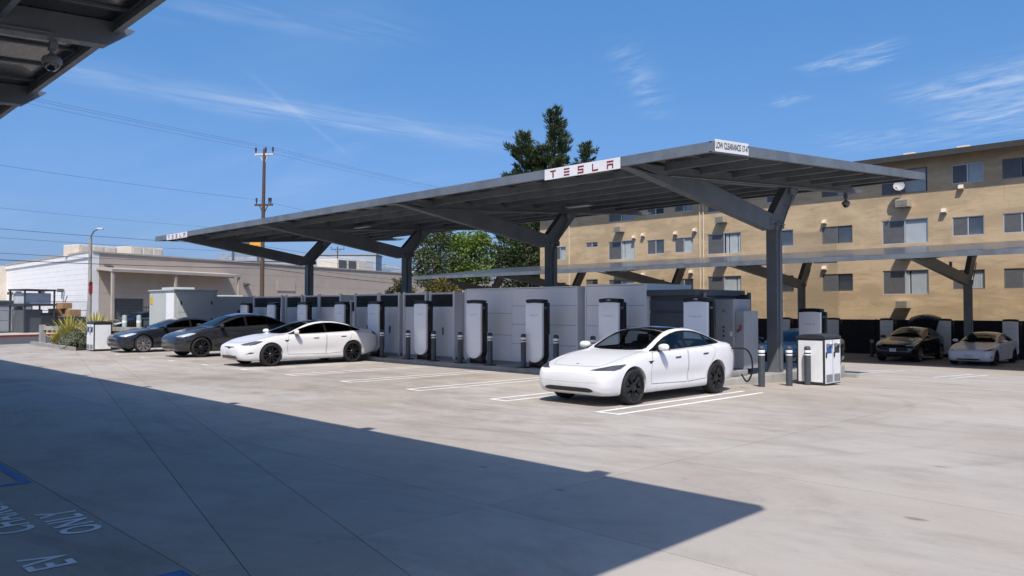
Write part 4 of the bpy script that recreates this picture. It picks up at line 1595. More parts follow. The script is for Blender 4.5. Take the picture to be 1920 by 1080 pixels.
# follow the slope of the canopy edge
q.v = [(v[0], v[1], v[2] + v[1] * .068) for v in q.v]
q.build('board', 'sign_white', r)
text_mesh('lettering', "LOW CLEARANCE 13'-6\"", .17, 'ink', r, Matrix.Translation((.0165, .62, .16)) @ Matrix.Rotation(math.atan(.068), 4, 'X') @ Matrix.Rotation(PI / 2, 4, 'Z') @ Matrix.Rotation(PI / 2, 4, 'X'), xs=.665, bold=.003)

# ------------------------------------------------------------------ charging posts


def charger_protos():
    r = empty('charging_post')
    w = .255
    H = 1.95

    def ushape(w_, z0, z1, arch=0.0, n=14, rad=None):
        rad = rad or w_
        pts = [(-w_, z1 - arch)]
        pts = []
        for k in range(n + 1):
            a = PI + PI * k / n
            pts.append((w_ * math.cos(a), z0 + rad + rad * math.sin(a)))
        for k in range(7):
            t = 1 - 2 * k / 6
            pts.append((w_ * t, z1 - arch * t * t))
        return pts
    q = MB()
    q.prism(ushape(w + .012, .10, 1.87, .02), 'y', -.05, .12)
    q.cbox(-.225, .225, -.035, .14, 0, .25, .02)
    body = q.build('back_body', 'black_plastic', r, smooth=30)
    q = MB()
    bm = bmesh.new()
    f = bm.faces.new([bm.verts.new((p[0], -.125, p[1])) for p in ushape(w, .155, 1.845, .018)])
    ex = bmesh.ops.extrude_face_region(bm, geom=[f])
    vs = [v for v in ex['geom'] if isinstance(v, bmesh.types.BMVert)]
    for v in vs:
        v.co.y += .07
    bmesh.ops.recalc_face_normals(bm, faces=bm.faces)
    es = [e for e in bm.edges if all(v.co.y < -.12 for v in e.verts)]
    bmesh.ops.bevel(bm, geom=es, offset=.022, segments=3, affect='EDGES', profile=.6)
    q.bm(bm)
    q.build('front_shell', 'white_shell', r, smooth=35)
    q = MB()
    q.prism([(-w + .008, 1.852), (w - .008, 1.852), (w - .008, 1.925)] + [((w - .008) * (1 - 2 * k / 6), 1.925 + .022 * (1 - (1 - 2 * k / 6) ** 2)) for k in range(1, 6)] + [(-w + .008, 1.925)], 'y', -.115, .11)
    q.build('top_cap', 'black_plastic', r, smooth=30)
    wordmark(r, -.12, .12, 1.475, .032, -.1255, 'red_letter', .002)
    q = MB()
    q.cbox(w + .013, w + .085, -.03, .07, .95, 1.84, .012)
    q.build('cable_holster', 'black_plastic', r, smooth=30)
    q = MB()
    q.tube([(w + .05, -.035, 1.70), (w + .05, -.075, 1.70)], .028, 10)
    q.build('plug', 'galv', r, smooth=40)
    q = MB()
    pts = []
    for k in range(15):
        t = k / 14
        pts.append((w + .05 + .02 * math.sin(t * 3), -.045 - .05 * math.sin(PI * t), 1.62 - 1.30 * math.sin(PI * min(1, t * .62)) + .62 * max(0, t - .6)))
    q.tube(pts, .014, 7)
    q.build('cable', 'rubber', r, smooth=50)
    return r


CH = charger_protos()
CHX = [-10.2, -12.8, -15.48, -18.05, -20.7, -23.4, -25.6, -28.35, -30.9, -33.4]
which = ['first', 'second', 'third', 'fourth', 'fifth', 'sixth', 'seventh', 'eighth', 'ninth', 'tenth']
CHLAB = [
    'white charging post numbered 14B right behind the near white sedan',
    'white charging post with black cap behind the roof of the near white sedan',
    'white charging post between two bollards, just left of the near white sedan',
    'white charging post between bollards where the white panel wall begins',
    'white charging post before louvred cabinets, second to the right of the farther white car',
    'white charging post beside the tail of the farther white car',
    'white charging post rising behind the roof of the farther white car',
    'white charging post behind the bonnet of the farther white car',
    'white charging post over the tail of the grey crossover',
    'white charging post before the pale switchgear box, last to the left',
]
nums = ['14B', '14A', '13B', '13A', '12B', '12A', '11B', '11A', '10B', '10A']
posts = []
for i, x in enumerate(CHX):
    o = CH if i == 0 else copy_tree(CH)
    o.location = (x - .1, 16.25, .12)
    o.scale = (1.28, 1.1, 1)
    tag(o, CHLAB[i], 'charging post', 'charging posts of the main row')
    posts.append(o)
for o, nu in zip(posts[:2], ('14B', '14A')):
    text_mesh('number', nu, .062, 'white_band', o, Matrix.Translation((0, -.1165, 1.895)) @ Matrix.Rotation(PI / 2, 4, 'X'))
for x, y, lab in ((-10.3, 22.2, 'white charging post standing behind the twin litter bin'),
                  (-21.6, 43.2, 'far charging post hidden low behind the dark car, left of the thick column'),
                  (-18.8, 43.2, 'far charging post against the black fence, right of the twin litter bin'),
                  (-15.95, 43.2, 'far charging post left of the black car with open tailgate'),
                  (-13.2, 43.2, 'far charging post half hidden by the raised black tailgate'),
                  (-10.3, 43.2, 'far charging post behind the white car at the right edge')):
    o = copy_tree(posts[2])
    o.location = (x, y, gz(x, y) + .06)
    o.scale = (1.28, 1.1, 1)
    tag(o, lab, 'charging post', 'charging posts of the farther rows')

# ------------------------------------------------------------------ bollards


def bollard_proto():
    q = MB()
    q.lathe([(.078, 0), (.078, .90), (.072, .935), (.055, .955), (.03, .963), (.001, .965)], 20)
    r = q.build('bollard', 'bollard_grey', smooth=40)
    q = MB()
    q.lathe([(.0795, .80), (.081, .803), (.081, .858), (.0795, .861)], 20)
    q.build('band', 'white_band', r, smooth=40)
    q = MB()
    q.lathe([(.0795, .735), (.081, .738), (.081, .762), (.0795, .765)], 20)
    q.build('band', 'white_band', r, smooth=40)
    q = MB()
    q.cbox(-.15, .15, -.13, .13, .0, .035, .01)
    q.build('base_plate', 'black_plastic', r)
    return r


BO = bollard_proto()
BL = [(-9.23, 17.25, 'dark bollard standing free at the rear corner of the near white sedan'),
      (-9.03, 18.23, 'dark bollard between the thick column and the twin litter bin'),
      (-8.93, 19.0, 'dark bollard standing right in front of the twin litter bin panel'),
      (-14.7, 15.62, 'bollard touching the outline of the near white sedan bonnet'),
      (-15.95, 15.62, 'bollard left of the third charging post, on the white panel wall'),
      (-17.35, 15.62, 'bollard right of the charging post where the panel wall begins'),
      (-18.7, 15.62, 'bollard left of the charging post where the panel wall begins'),
      (-20.0, 15.62, 'bollard right of the post before the louvred cabinets'),
      (-21.35, 15.62, 'bollard between the farther white car and the louvred cabinet post'),
      (-22.85, 15.62, 'bollard at the tail of the farther white car'),
      (-13.4, 15.62, 'bollard seen through the windscreen edge of the near white sedan'),
      (-16.4, 42.3, 'far bollard by the black fence left of the black car'),
      (-19.9, 42.3, 'far bollard by the black fence next to the bin')]
first = True
bare = []
for x, y, lab in BL:
    o = BO if first else copy_tree(BO)
    first = False
    o.location = (x + .1, 15.98, .12) if 15.5 < y < 16 else (x, y, gz(x, y))
    tag(o, lab, 'bollard', 'dark bollards with white bands')
    if 17 < y < 20:      # set straight into the paving
        for ch_ in list(o.children):
            if ch_.name.startswith('base_plate'):
                bare.append(ch_)

for ch_ in bare:
    D.objects.remove(ch_)
# ------------------------------------------------------------------ litter bins
mat('bin_frame', (0.03, 0.033, 0.038), 0.45, var=0.2, vscale=5)
mat('bin_blue', (0.03, 0.09, 0.28), 0.5)
mat('bin_grey', (0.28, 0.29, 0.31), 0.5, 0.2, var=0.15, vscale=8)


def bin_thing(label, loc, rz):
    """broad panel on -y, two narrow doors on +x; origin at the near corner of both"""
    r = empty('litter_bin', loc, rz)
    tag(r, label, 'litter bin', 'twin litter bins')
    W_, Dp, Hh = .72, .92, 1.16
    q = MB()
    q.cbox(-W_, 0, 0, Dp, .03, Hh, .012)
    q.build('frame', 'bin_frame', r, smooth=30)
    q = MB()
    pr = [(-W_ - .015, Hh + .001), (.015, Hh + .001), (.015, Hh + .04)] + [(-W_ / 2 + (W_ / 2 + .015) * math.cos(PI * k / 12), Hh + .04 + .07 * math.sin(PI * k / 12)) for k in range(1, 12)] + [(-W_ - .015, Hh + .04)]
    q.prism(pr, 'y', -.015, Dp + .015)
    q.build('lid', 'bin_frame', r, smooth=30)
    q = MB()
    q.cbox(-W_ + .05, -.05, -.008, .01, .09, Hh - .05, .003)
    q.build('side_panel', 'bin_white', r)
    q = MB()
    q.cbox(-W_ + .05, -.05, Dp - .01, Dp + .008, .09, Hh - .05, .003)
    q.build('side_panel', 'bin_white', r)
    for k in range(2):
        y0 = .03 + k * (Dp / 2 - .01)
        y1 = y0 + Dp / 2 - .05
        q = MB()
        q.cbox(-.01, .010, y0, y1, .06, Hh - .03, .004)
        d = q.build('door', 'bin_white', r)
        q = MB()
        q.cbox(.0105, .014, y0 + .05, y1 - .06, Hh - .36, Hh - .12, .001)
        q.build('label_plate', 'bin_blue' if k == 0 else 'bin_frame', d)
        q = MB()
        q.beam((.018, y0 + .10, Hh - .20), (.018, y1 - .09, Hh - .11), .008, .035)
        q.build('arrow_mark', 'white_band', d)
        q = MB()
        q.cbox(.011, .05, y0 + .06, y1 - .04, Hh - .165, Hh - .13, .006)
        q.build('pull_handle', 'galv', d)
        q = MB()
        q.cbox(.0105, .03, y0 + .005, y0 + .06, .70, .83, .006)
        q.build('latch', 'black_plastic', d)
        q = MB()
        q.cbox(.0105, .016, y0 + .03, y1 - .03, .09, .28, .002)
        for s in range(4):
            q.box(.016, .02, y0 + .05, y1 - .05, .115 + .042 * s, .13 + .042 * s)
        q.build('kick_plate', 'bin_grey', d)
    return r


bin_thing('white and black twin litter bin beside the thick column, behind a bollard', (-8.55, 19.12, gz(-8.5, 19.5)), 0)
bin_thing('white and black twin litter bin beside the navy car, next to the spiky plants', (-37.0, 10.75, 0), -PI / 2)

# ------------------------------------------------------------------ equipment row behind the posts
mat('louvre_dark', (0.045, 0.045, 0.048), 0.6, var=0.2, vscale=3)
mat('cab_grey', (0.34, 0.355, 0.375), 0.45, var=0.12, vscale=2)
mat('slate', (0.075, 0.09, 0.105), 0.5, var=0.15, vscale=2)
mat('switchgear', (0.50, 0.53, 0.52), 0.35, var=0.06, vscale=1.2)
mat('warn_yellow', (0.62, 0.42, 0.04), 0.5)
mat('warn_red', (0.30, 0.015, 0.025), 0.5, var=0.5, vscale=14)


def louvred_cabinet(label, x0, x1, y, h, depth=1.5, back=False):
    r = empty('louvred_cabinet', ((x0 + x1) / 2, y, .12))
    tag(r, label, 'cabinet', 'louvred cabinets behind the posts')
    hw = (x1 - x0) / 2
    q = MB()
    q.box(-hw + .06, hw - .06, .03, depth, .05, h - .04)
    q.build('casing', 'white_panel', r)
    n = 2
    pw = (2 * hw - .12) / n
    for k in range(n):
        a = -hw + .06 + pw * k
        q = MB()
        q.cbox(a + .006, a + pw - .006, .004, .029, .08, h * .77, .004)
        q.build('panel', 'white_panel', r)
    q = MB()
    q.box(-hw + .065, hw - .065, .018, .0295, h * .785, h - .06)
    lv = q.build('louvre', 'louvre_dark', r)
    ns = 8
    for k in range(ns):
        z = h * .79 + (h - .07 - h * .79) * (k + .5) / ns
        q = MB()
        q.beam((-hw + .07, .0, z), (hw - .07, .0, z), .03, .008, up=(0, -.6, .8))
        q.build('slat', 'louvre_dark', lv)
    for s in (-1, 1):
        q = MB()
        q.cbox(s * hw - .035, s * hw + .035, -.03, .04, 0, h + .05, .006)
        q.build('post', 'white_panel', r)
    if hw > .4:
        q = MB()
        q.cbox(.04, .075, -.03, .0035, h * .36, h * .47, .005)
        q.build('handle', 'black_plastic', r)
        q = MB()
        q.cbox(-hw + .06, hw - .06, -.01, .012, .0, .078, .004)
        q.build('kick_plate', 'cab_grey', r)
    q = MB()
    q.cbox(-hw + .036, hw - .036, -.012, depth, h - .038, h, .005)
    q.build('top_rail', 'white_panel', r)
    return r


CABS = [(-34.3, -31.7), (-31.3, -30.0), (-29.75, -28.65), (-28.55, -27.0), (-25.95, -24.45), (-24.35, -23.15), (-22.85, -21.6), (-21.35, -20.1)]
CABL = ['louvred white cabinet at the far left end of the equipment row', 'second louvred white cabinet from the pale switchgear box', 'third louvred white cabinet from the pale switchgear box', 'louvred white cabinet left of the low dark gap in the row', 'louvred white cabinet right of the low dark gap in the row', 'louvred white cabinet behind the bollard at the farther white car tail', 'louvred white cabinet two places left of the tall panel wall', 'louvred white cabinet next to the tall panel wall']
for (a, b), lab in zip(CABS, CABL):
    louvred_cabinet(lab, a, b, 17.0, 2.22)
# low links between the groups
for a, b, h, lab in ((-26.95, -26.0, 2.0, 'low recessed louvred link in the gap of the cabinet row'), (-20.05, -19.6, 2.2, 'narrow recessed link beside the tall panel wall')):
    louvred_cabinet(lab, a, b, 17.45, h, 1.0)


def panel_wall(label, x0, x1, y, h, seams, depth=2.2, cuts=()):
    r = empty('panel_wall', ((x0 + x1) / 2, y, .12))
    tag(r, label, 'panel wall', 'tall white panel walls')
    hw = (x1 - x0) / 2
    q = MB()
    q.box(-hw, hw, .02, depth, 0, h - .03)
    q.build('core', 'cab_grey', r)
    xs = [-hw] + [c for c in cuts] + [hw]
    for i in range(len(xs) - 1):
        zs = [.06] + list(seams[i]) + [h - .02]
        for j in range(len(zs) - 1):
            q = MB()
            q.cbox(xs[i] + .006, xs[i + 1] - .006, -.005 + .0015 * ((i + j) % 2), .019, zs[j] + .006, zs[j + 1] - .006, .003)
            q.build('panel', 'white_panel', r)
    for s in (-1, 1):
        q = MB()
        q.cbox(s * hw - (.0 if s < 0 else .05), s * hw + (.05 if s < 0 else .0), -.02, depth - .1, -.001, h, .006)
        q.v = [(v[0] + (-.052 if s < 0 else .052), v[1], v[2]) for v in q.v]
        q.build('end_post', 'white_panel', r)
    q = MB()
    q.cbox(-hw, hw, -.015, depth, h - .015, h + .02, .005)
    q.build('cap_rail', 'white_panel', r)
    return r


panel_wall('tall white panel wall left of the near white sedan, widest in the row', -19.46, -14.75, 17.0, 2.30, [(.86, 1.53), (.61, 1.2, 1.76)], cuts=(-.255,))
panel_wall('tall white panel wall seen right over the roof of the near white sedan', -14.37, -12.38, 17.0, 2.32, [(.61, 1.2, 1.76)])
q = MB()
q.box(-14.69, -14.43, 17.35, 19.0, .12, 2.28)
tag(q.build('filler_panel', 'cab_grey'), 'narrow grey filler between the two tall panel walls', 'panel')
# dark slatted shed
r = empty('equipment_shed', (-11.47, 17.12, .12))
tag(r, 'dark slate equipment shed behind the numbered charging post', 'shed')
q = MB()
q.box(-.84, .52, .04, 2.2, 0, 2.0)
q.build('wall', 'slate', r)
q = MB()
q.cbox(-.84, .62, -.14, 2.3, 2.005, 2.16, .01)
q.build('roof', 'slate', r)
for z in (.05, .55, 1.05, 1.62):
    q = MB()
    q.cbox(-.84, .52, -.005, .035, z, z + (.52 if z != 1.62 else .28), .02)
    q.build('cladding_board', 'slate', r)
# grey electrical cabinet with red handle
r = empty('electrical_cabinet', (-10.72, 18.0, .12))
tag(r, 'tall grey electrical cabinet with red lever behind the near white sedan tail', 'cabinet')
q = MB()
q.cbox(-.42, .34, .01, .85, .16, 1.92, .01)
q.build('casing', 'cab_grey', r)
q = MB()
q.cbox(-.20, .335, -.012, .009, .18, 1.90, .005)
dr = q.build('door', 'cab_grey', r)
q = MB()
q.cbox(.24, .31, -.02, -.0125, .98, 1.10, .003)
q.build('notice', 'sign_white', dr)
for z in (.96, 1.08, 1.18):
    q = MB()
    q.cbox(.05, .085, -.03, -.0125, z, z + .05, .004)
    q.build('switch_knob', 'black_plastic', dr)
text_mesh('number', '46', .10, 'ink', dr, Matrix.Translation((.06, -.0135, 1.62)) @ Matrix.Rotation(PI / 2, 4, 'X'))
q = MB()
q.cbox(.342, .58, .08, .80, .16, 1.62, .01)
q.build('side_box', 'cab_grey', r)
q = MB()
q.beam((.50, .04, 1.16), (.56, -.06, 1.24), .05, .05)
q.beam((.40, .07, 1.1), (.50, .04, 1.16), .035, .035)
q.build('lever', 'warn_red', r)
q = MB()
q.box(-.40, -.30, .05, .75, 0, .16)
q.box(.2, .3, .05, .75, 0, .16)
q.build('plinth', 'black_plastic', r)
# dark railing behind and service pipe
r = empty('service_pipe', (-10.78, 17.3, .12))
tag(r, 'upright galvanised service pipe between charging post and grey cabinet', 'pipe')
q = MB()
q.tube([(0, 0, 0), (0, 0, 2.08)], .045, 12)
q.build('pipe', 'galv', r, smooth=40)
for z in (1.0, 1.75):
    q = MB()
    q.cbox(-.03, .07, -.075, .06, z, z + .04, .004)
    q.build('clamp', 'chrome', r)
r = empty('dark_screen', (-10.7, 19.1, .12))
tag(r, 'dark open screen frame above the grey electrical cabinet', 'screen')
for x in (-.9, -.4, .12):
    q = MB()
    q.cbox(x - .04, x + .04, 0, .08, 0, 2.1, .006)
    q.build('post', 'slate', r)
for k in range(3):
    q = MB()
    q.cbox(-.86, .08, .02, .05, 1.55 + .18 * k, 1.69 + .18 * k, .006)
    q.build('slat', 'louvre_dark', r)
# concrete plinth in front of the cabinet
q = MB()
q.cbox(-10.9, -10.1, 17.2, 18.2, .12, .27, .02)
tag(q.build('plinth', 'concrete_kerb', smooth=30), 'low concrete plinth at the rear wheel of the near white sedan', 'plinth')

# pale switchgear enclosure at the left end
r = empty('switchgear_box', (-37.9, 16.2, .0))
tag(r, 'long pale switchgear enclosure behind the two dark cars', 'switchgear')
q = MB()
q.cbox(-1.5, 1.5, -2.0, .0, .08, 2.62, .012)
q.build('front_bay', 'switchgear', r)
q = MB()
q.cbox(-1.4, 1.48, .002, 4.4, .08, 2.38, .012)
q.build('rear_bay', 'switchgear', r)
q = MB()
q.cbox(-1.56, 1.56, -2.06, .05, 2.621, 2.68, .01)
q.build('roof', 'switchgear', r)
for (z0, z1) in ((.15, .9), (.92, 1.62), (1.64, 2.5)):
    q = MB()
    q.cbox(1.501, 1.52, -1.85, -.12, z0, z1, .004)
    d = q.build('door', 'switchgear', r)
    for yy in (-1.7, -.28):
        q = MB()
        q.cbox(1.521, 1.545, yy - .03, yy + .03, (z0 + z1) / 2 - .08, (z0 + z1) / 2 + .08, .004)
        q.build('handle', 'black_plastic', d)
q = MB()
q.cbox(-1.45, .55, -2.02, -2.001, .15, 2.5, .004)
d = q.build('door', 'switchgear', r)
q = MB()
q.cbox(-1.38, -1.02, -2.032, -2.0205, 2.0, 2.35, .002)
q.build('warning_label', 'warn_yellow', d)
q = MB()
q.cbox(.62, 1.45, -2.03, -2.001, .15, 2.5, .004)
q.build('door', 'white_panel', r)
q = MB()
q.cbox(1.481, 1.492, 1.0, 2.0, 1.35, 1.72, .002)
q.build('danger_label', 'warn_red', r)
for y0, y1 in ((.1, .98), (1.0, 2.2), (2.22, 4.3)):
    q = MB()
    q.cbox(1.4805, 1.4905, y0, y1 - .02, .2, 1.3, .003)
    q.build('door', 'switchgear', r)
# small link cabinet roof units
for y in (-1.2, 1.2):
    q = MB()
    q.cbox(-.8, .6, y - .5, y + .5, 2.70 if y < 0 else 2.385, 2.80 if y < 0 else 2.46, .01)
    q.build('roof_vent', 'switchgear', r)

# ------------------------------------------------------------------ cars in the stalls


def add_charge_cable(root, skin, obj, S):
    q = MB()
    p = [(.86, 4.40, .93), (.97, 4.52, .93), (1.02, 4.75, .90), (1.03, 4.95, .72), (.98, 5.08, .42), (.86, 5.15, .20), (.72, 5.25, .16), (.5, 5.45, .3)]
    pts = []
    for i in range(len(p) - 1):
        a = Vector(p[max(i - 1, 0)]); b = Vector(p[i]); c = Vector(p[i + 1]); d = Vector(p[min(i + 2, len(p) - 1)])
        for k in range(6):
            t = k / 6
            pts.append(.5 * ((2 * b) + (c - a) * t + (2 * a - 5 * b + 4 * c - d) * t * t + (3 * b - a - 3 * c + d) * t ** 3))
    q.tube(pts, .019, 8)
    yo = S['L'] / 2
    q.v = [(v[0] + root.location.x, v[1] - yo + root.location.y, v[2] + root.location.z) for v in q.v]
    o = q.build('charging_cable', 'rubber', None, smooth=50)
    tag(o, 'black charging cable looping from the tail of the near white sedan', 'cable')


make_car('white_sedan', 'sedan', 'paint_white', 'nearest car, white sedan with dark wheels plugged into a charging cable', (-9.88, 13.50, .0), 0, 'aero', 'car_glass', features=add_charge_cable, group='cars parked in the main row')
make_car('white_liftback', 'long', 'paint_white', 'farther long white car with black roof parked beside the grey crossover', (-23.79, 13.49, 0), 0, 'dark', 'car_glass_dark', front='long', plate=.44, group='cars parked in the main row')
make_car('grey_crossover', 'tall', 'paint_grey', 'dark grey crossover between the navy car and the long white car', (-29.85, 13.80, 0), 0, 'dark', 'car_glass_dark', front='tall', group='cars parked in the main row')
make_car('navy_liftback', 'long', 'paint_navy', 'navy car with silver multi-spoke wheels, leftmost of the parked row', (-34.72, 13.54, 0), 0, 'silver', 'car_glass_dark', front='long_old', group='cars parked in the main row', chrome=True)


def add_tailgate(root, skin, obj, S):
    q = MB()
    yo = S['L'] / 2
    pts = []
    for k in range(11):
        t = -1 + 2 * k / 10
        for j in range(7):
            s = j / 6
            x = t * (.70 + .02 * s)
            y = 3.75 + .80 * s
            z = 1.52 + .70 * math.sin(s * PI * .5) - .16 * t * t
            pts.append((x, y, z))
    fs = [(k * 7 + j, k * 7 + j + 1, (k + 1) * 7 + j + 1, (k + 1) * 7 + j) for k in range(10) for j in range(6)]
    n = len(pts)
    q.add(pts + [(p[0], p[1] + .03, p[2] - .05) for p in pts], fs + [tuple(i + n for i in f[::-1]) for f in fs] + [(j, j + 1, n + j + 1, n + j) for j in range(6)] + [(70 + j, 70 + j + 1, n + 70 + j + 1, n + 70 + j) for j in range(6)] + [(k * 7 + 6, k * 7 + 13, n + k * 7 + 13, n + k * 7 + 6) for k in range(10)])
    obj('tailgate', q, 'paint_black')


make_car('black_crossover', 'tall', 'paint_black', 'black crossover with raised tailgate under the farther canopy', (-14.1, 41.2, gz(-14, 40)), 0, 'silver', 'car_glass_dark', front='tall', plate=.56, features=add_tailgate, group='cars under the farther canopy')
make_car('white_sedan', 'sedan', 'paint_white', 'white sedan in shade under the farther canopy at the right edge', (-10.85, 40.95, gz(-11, 40)), 0, 'aero', 'car_glass_dark', front='sedan_old', plate=.42, group='cars under the farther canopy')
make_car('dark_sedan', 'sedan', 'paint_black', 'dark car half hidden behind the thick column and the grey cabinet', (-13.1, 27.0, gz(-13, 27)), 0, 'dark', 'car_glass_dark', front='sedan_old', group='cars of the back row')
q = MB()
q.cbox(-17.5, -9.6, 23.6, 23.75, gz(-12, 23.7) - .1, gz(-12, 23.7) + .13, .02)
tag(q.build('kerb', 'concrete_kerb'), kind='structure')
# ------------------------------------------------------------------ apartment building


def stucco(name, a, b, stain):
    m = D.materials.new(name)
    m.use_nodes = True
    nt = NT(m.node_tree)
    bs = nt.n['Principled BSDF']
    bs.inputs['Roughness'].default_value = 0.92
    bs.inputs['Specular IOR Level'].default_value = 0.2
    tc = nt.node('ShaderNodeTexCoord')
    P = tc.outputs['Object']
    n1 = nt.noise(nt.mapping(P, scale=(0.35, 1, 1.0)), 0.8, 6, 0.62, 0.6)
    n2 = nt.noise(nt.mapping(P, scale=(0.5, 1, 2.6)), 1.6, 6, 0.7, 0.9)
    n3 = nt.noise(nt.mapping(P, scale=(3.0, 1, 0.25)), 1.2, 4, 0.6)
    n4 = nt.noise(P, 22, 4, 0.65)
    c = nt.mix(nt.ramp(n1, 0.38, 0.62), a + (1,), b + (1,))
    c = nt.mix(nt.m('MULTIPLY', nt.ramp(n2, 0.48, 0.76), 0.6), c, stain + (1,))
    c = nt.mix(nt.m('MULTIPLY', nt.ramp(n3, 0.56, 0.78), 0.30), c, stain + (1,))
    # repainted darker patch between two windows, ragged edge
    sp_ = nt.node('ShaderNodeSeparateXYZ')
    nt.l.new(P, sp_.inputs[0])
    wob = nt.m('MULTIPLY', nt.m('SUBTRACT', n2, 0.5), 0.9)
    px = nt.m('ADD', sp_.outputs[0], wob)
    msk = nt.m('MULTIPLY', nt.ramp(px, PATCH[0], PATCH[0] + .08), nt.ramp(px, PATCH[1], PATCH[1] + .1, 1.0, 0.0))
    msk = nt.m('MULTIPLY', msk, nt.ramp(sp_.outputs[2], PATCH[2], PATCH[2] + .06, 1.0, 0.0))
    c = nt.mix(nt.m('MULTIPLY', msk, 0.42), c, (0.20, 0.165, 0.12, 1))
    c = nt.mix(nt.m('MULTIPLY', nt.ramp(n4, 0.45, 0.8), 0.25), c, b + (1,))
    nt.l.new(c, bs.inputs['Base Color'])
    bp = nt.node('ShaderNodeBump')
    bp.inputs['Distance'].default_value = 0.014
    bp.inputs['Strength'].default_value = 0.7
    nt.l.new(nt.m('ADD', nt.m('MULTIPLY', n2, 0.7), nt.m('MULTIPLY', n4, 0.25)), bp.inputs['Height'])
    nt.l.new(bp.outputs[0], bs.inputs['Normal'])
    M[name] = m


BX, BY, BZ = -25.0, 46.0, -.75
PATCH = (-23.1 - BX, -19.75 - BX, 6.35 - BZ)
stucco('tan_stucco', (0.52, 0.392, 0.245), (0.40, 0.298, 0.185), (0.25, 0.195, 0.135))
mat('container_grey', (0.36, 0.36, 0.37), 0.6)
mat('dome_grey', (0.22, 0.22, 0.23), 0.5)
mat('roof_trim', (0.045, 0.040, 0.036), 0.7, var=0.2, vscale=2)
mat('alu', (0.50, 0.51, 0.52), 0.4, 0.4)
mat('alu_dark', (0.16, 0.155, 0.15), 0.5, 0.3)
mat('room_dark', (0.03, 0.03, 0.032), 0.9)
mat('screen_mesh', (0.105, 0.105, 0.11), 0.6, var=0.2, vscale=3)
mat('blind_white', (0.62, 0.62, 0.62), 0.7, var=0.12, vscale=2)
mat('ac_case', (0.42, 0.37, 0.29), 0.6, var=0.2, vscale=6)
mat('ac_grille', (0.10, 0.10, 0.10), 0.6)
mat('vent_cream', (0.60, 0.52, 0.40), 0.6)
glass_mat('win_glass', (0.80, 0.84, 0.86), 0.02, 1.52)

bld = empty('apartment_building', (BX, BY, BZ))
tag(bld, 'four-storey tan stucco apartment building with flat overhanging roof', 'building')
COLS = [(-42.2, -41.0, 'n'), (-38.95, -37.8, 's'), (-36.77, -34.4, 'l'), (-33.3, -31.85, 'n'), (-31.0, -29.52, 'n'), (-28.43, -25.97, 'l'), (-24.2, -22.44, 'n'), (-20.65, -18.86, 'n'), (-17.2, -14.79, 'l'), (-13.6, -12.1, 'n'), (-11.24, -9.6, 'n'), (-7.6, -5.3, 'l')]
FLOORS = [3.30, 6.10, 8.88]
wins = []
for fi, zc in enumerate(FLOORS):
    for ci, (a, b, t) in enumerate(COLS):
        if t == 's' and fi == 2:
            continue
        if t == 's':
            z0, z1 = zc + .32, zc + .70
        elif t == 'l':
            z0, z1 = zc - .72, zc + .62
        else:
            z0, z1 = zc - .48, zc + .53
        wins.append((a - BX, b - BX, z0 - BZ, z1 - BZ, fi, ci, t))
X0, X1, Z1 = -43.75 - BX, 2.0 - BX, 10.0 - BZ
xe = sorted({X0, X1} | {w[0] for w in wins} | {w[1] for w in wins})
ze = sorted({0.0, Z1} | {w[2] for w in wins} | {w[3] for w in wins})
mb = MB()
for i in range(len(xe) - 1):
    for j in range(len(ze) - 1):
        cx, cz = (xe[i] + xe[i + 1]) / 2, (ze[j] + ze[j + 1]) / 2
        if any(w[0] < cx < w[1] and w[2] < cz < w[3] for w in wins):
            continue
        mb.add([(xe[i], 0, ze[j]), (xe[i + 1], 0, ze[j]), (xe[i + 1], 0, ze[j + 1]), (xe[i], 0, ze[j + 1])], [(0, 1, 2, 3)])
for (a, b, z0, z1, *_r) in wins:      # reveals
    mb.add([(a, 0, z0), (b, 0, z0), (b, 0, z1), (a, 0, z1), (a, .14, z0), (b, .14, z0), (b, .14, z1), (a, .14, z1)], [(0, 4, 5, 1), (1, 5, 6, 2), (2, 6, 7, 3), (3, 7, 4, 0)])
mb.add([(X0, 0, 0), (X0, 14, 0), (X0, 14, Z1), (X0, 0, Z1)], [(0, 1, 2, 3)])
mb.add([(X1, 0, 0), (X1, 14, 0), (X1, 14, Z1), (X1, 0, Z1)], [(0, 1, 2, 3)])
mb.add([(X0, 14, 0), (X1, 14, 0), (X1, 14, Z1), (X0, 14, Z1)], [(0, 1, 2, 3)])
mb.build('wall', 'tan_stucco', bld, keep_normals=True)
mb = MB()
mb.box(X0 - .55, X1 + .3, -.86, 14.3, Z1 - .02, Z1 + .10)
rf = mb.build('roof', 'roof_trim', bld)
mb = MB()
mb.box(X0 - .56, X1 + .3, -.90, -.861, Z1 - .16, Z1 + .14)
mb.build('eave_board', 'roof_trim', rf)
mb = MB()
mb.box(X0 - .3, X1 + .2, -.6, 14.0, Z1 + .101, Z1 + .16)
mb.build('roof_deck', 'concrete_kerb', rf)
for x in (-15.8, -13.1, -30.5):
    mb = MB()
    mb.cbox(x - BX - .3, x - BX + .3, .2, .9, Z1 + .161, Z1 + .42, .02)
    mb.build('chimney', 'vent_cream', rf)
rnd = random.Random(11)
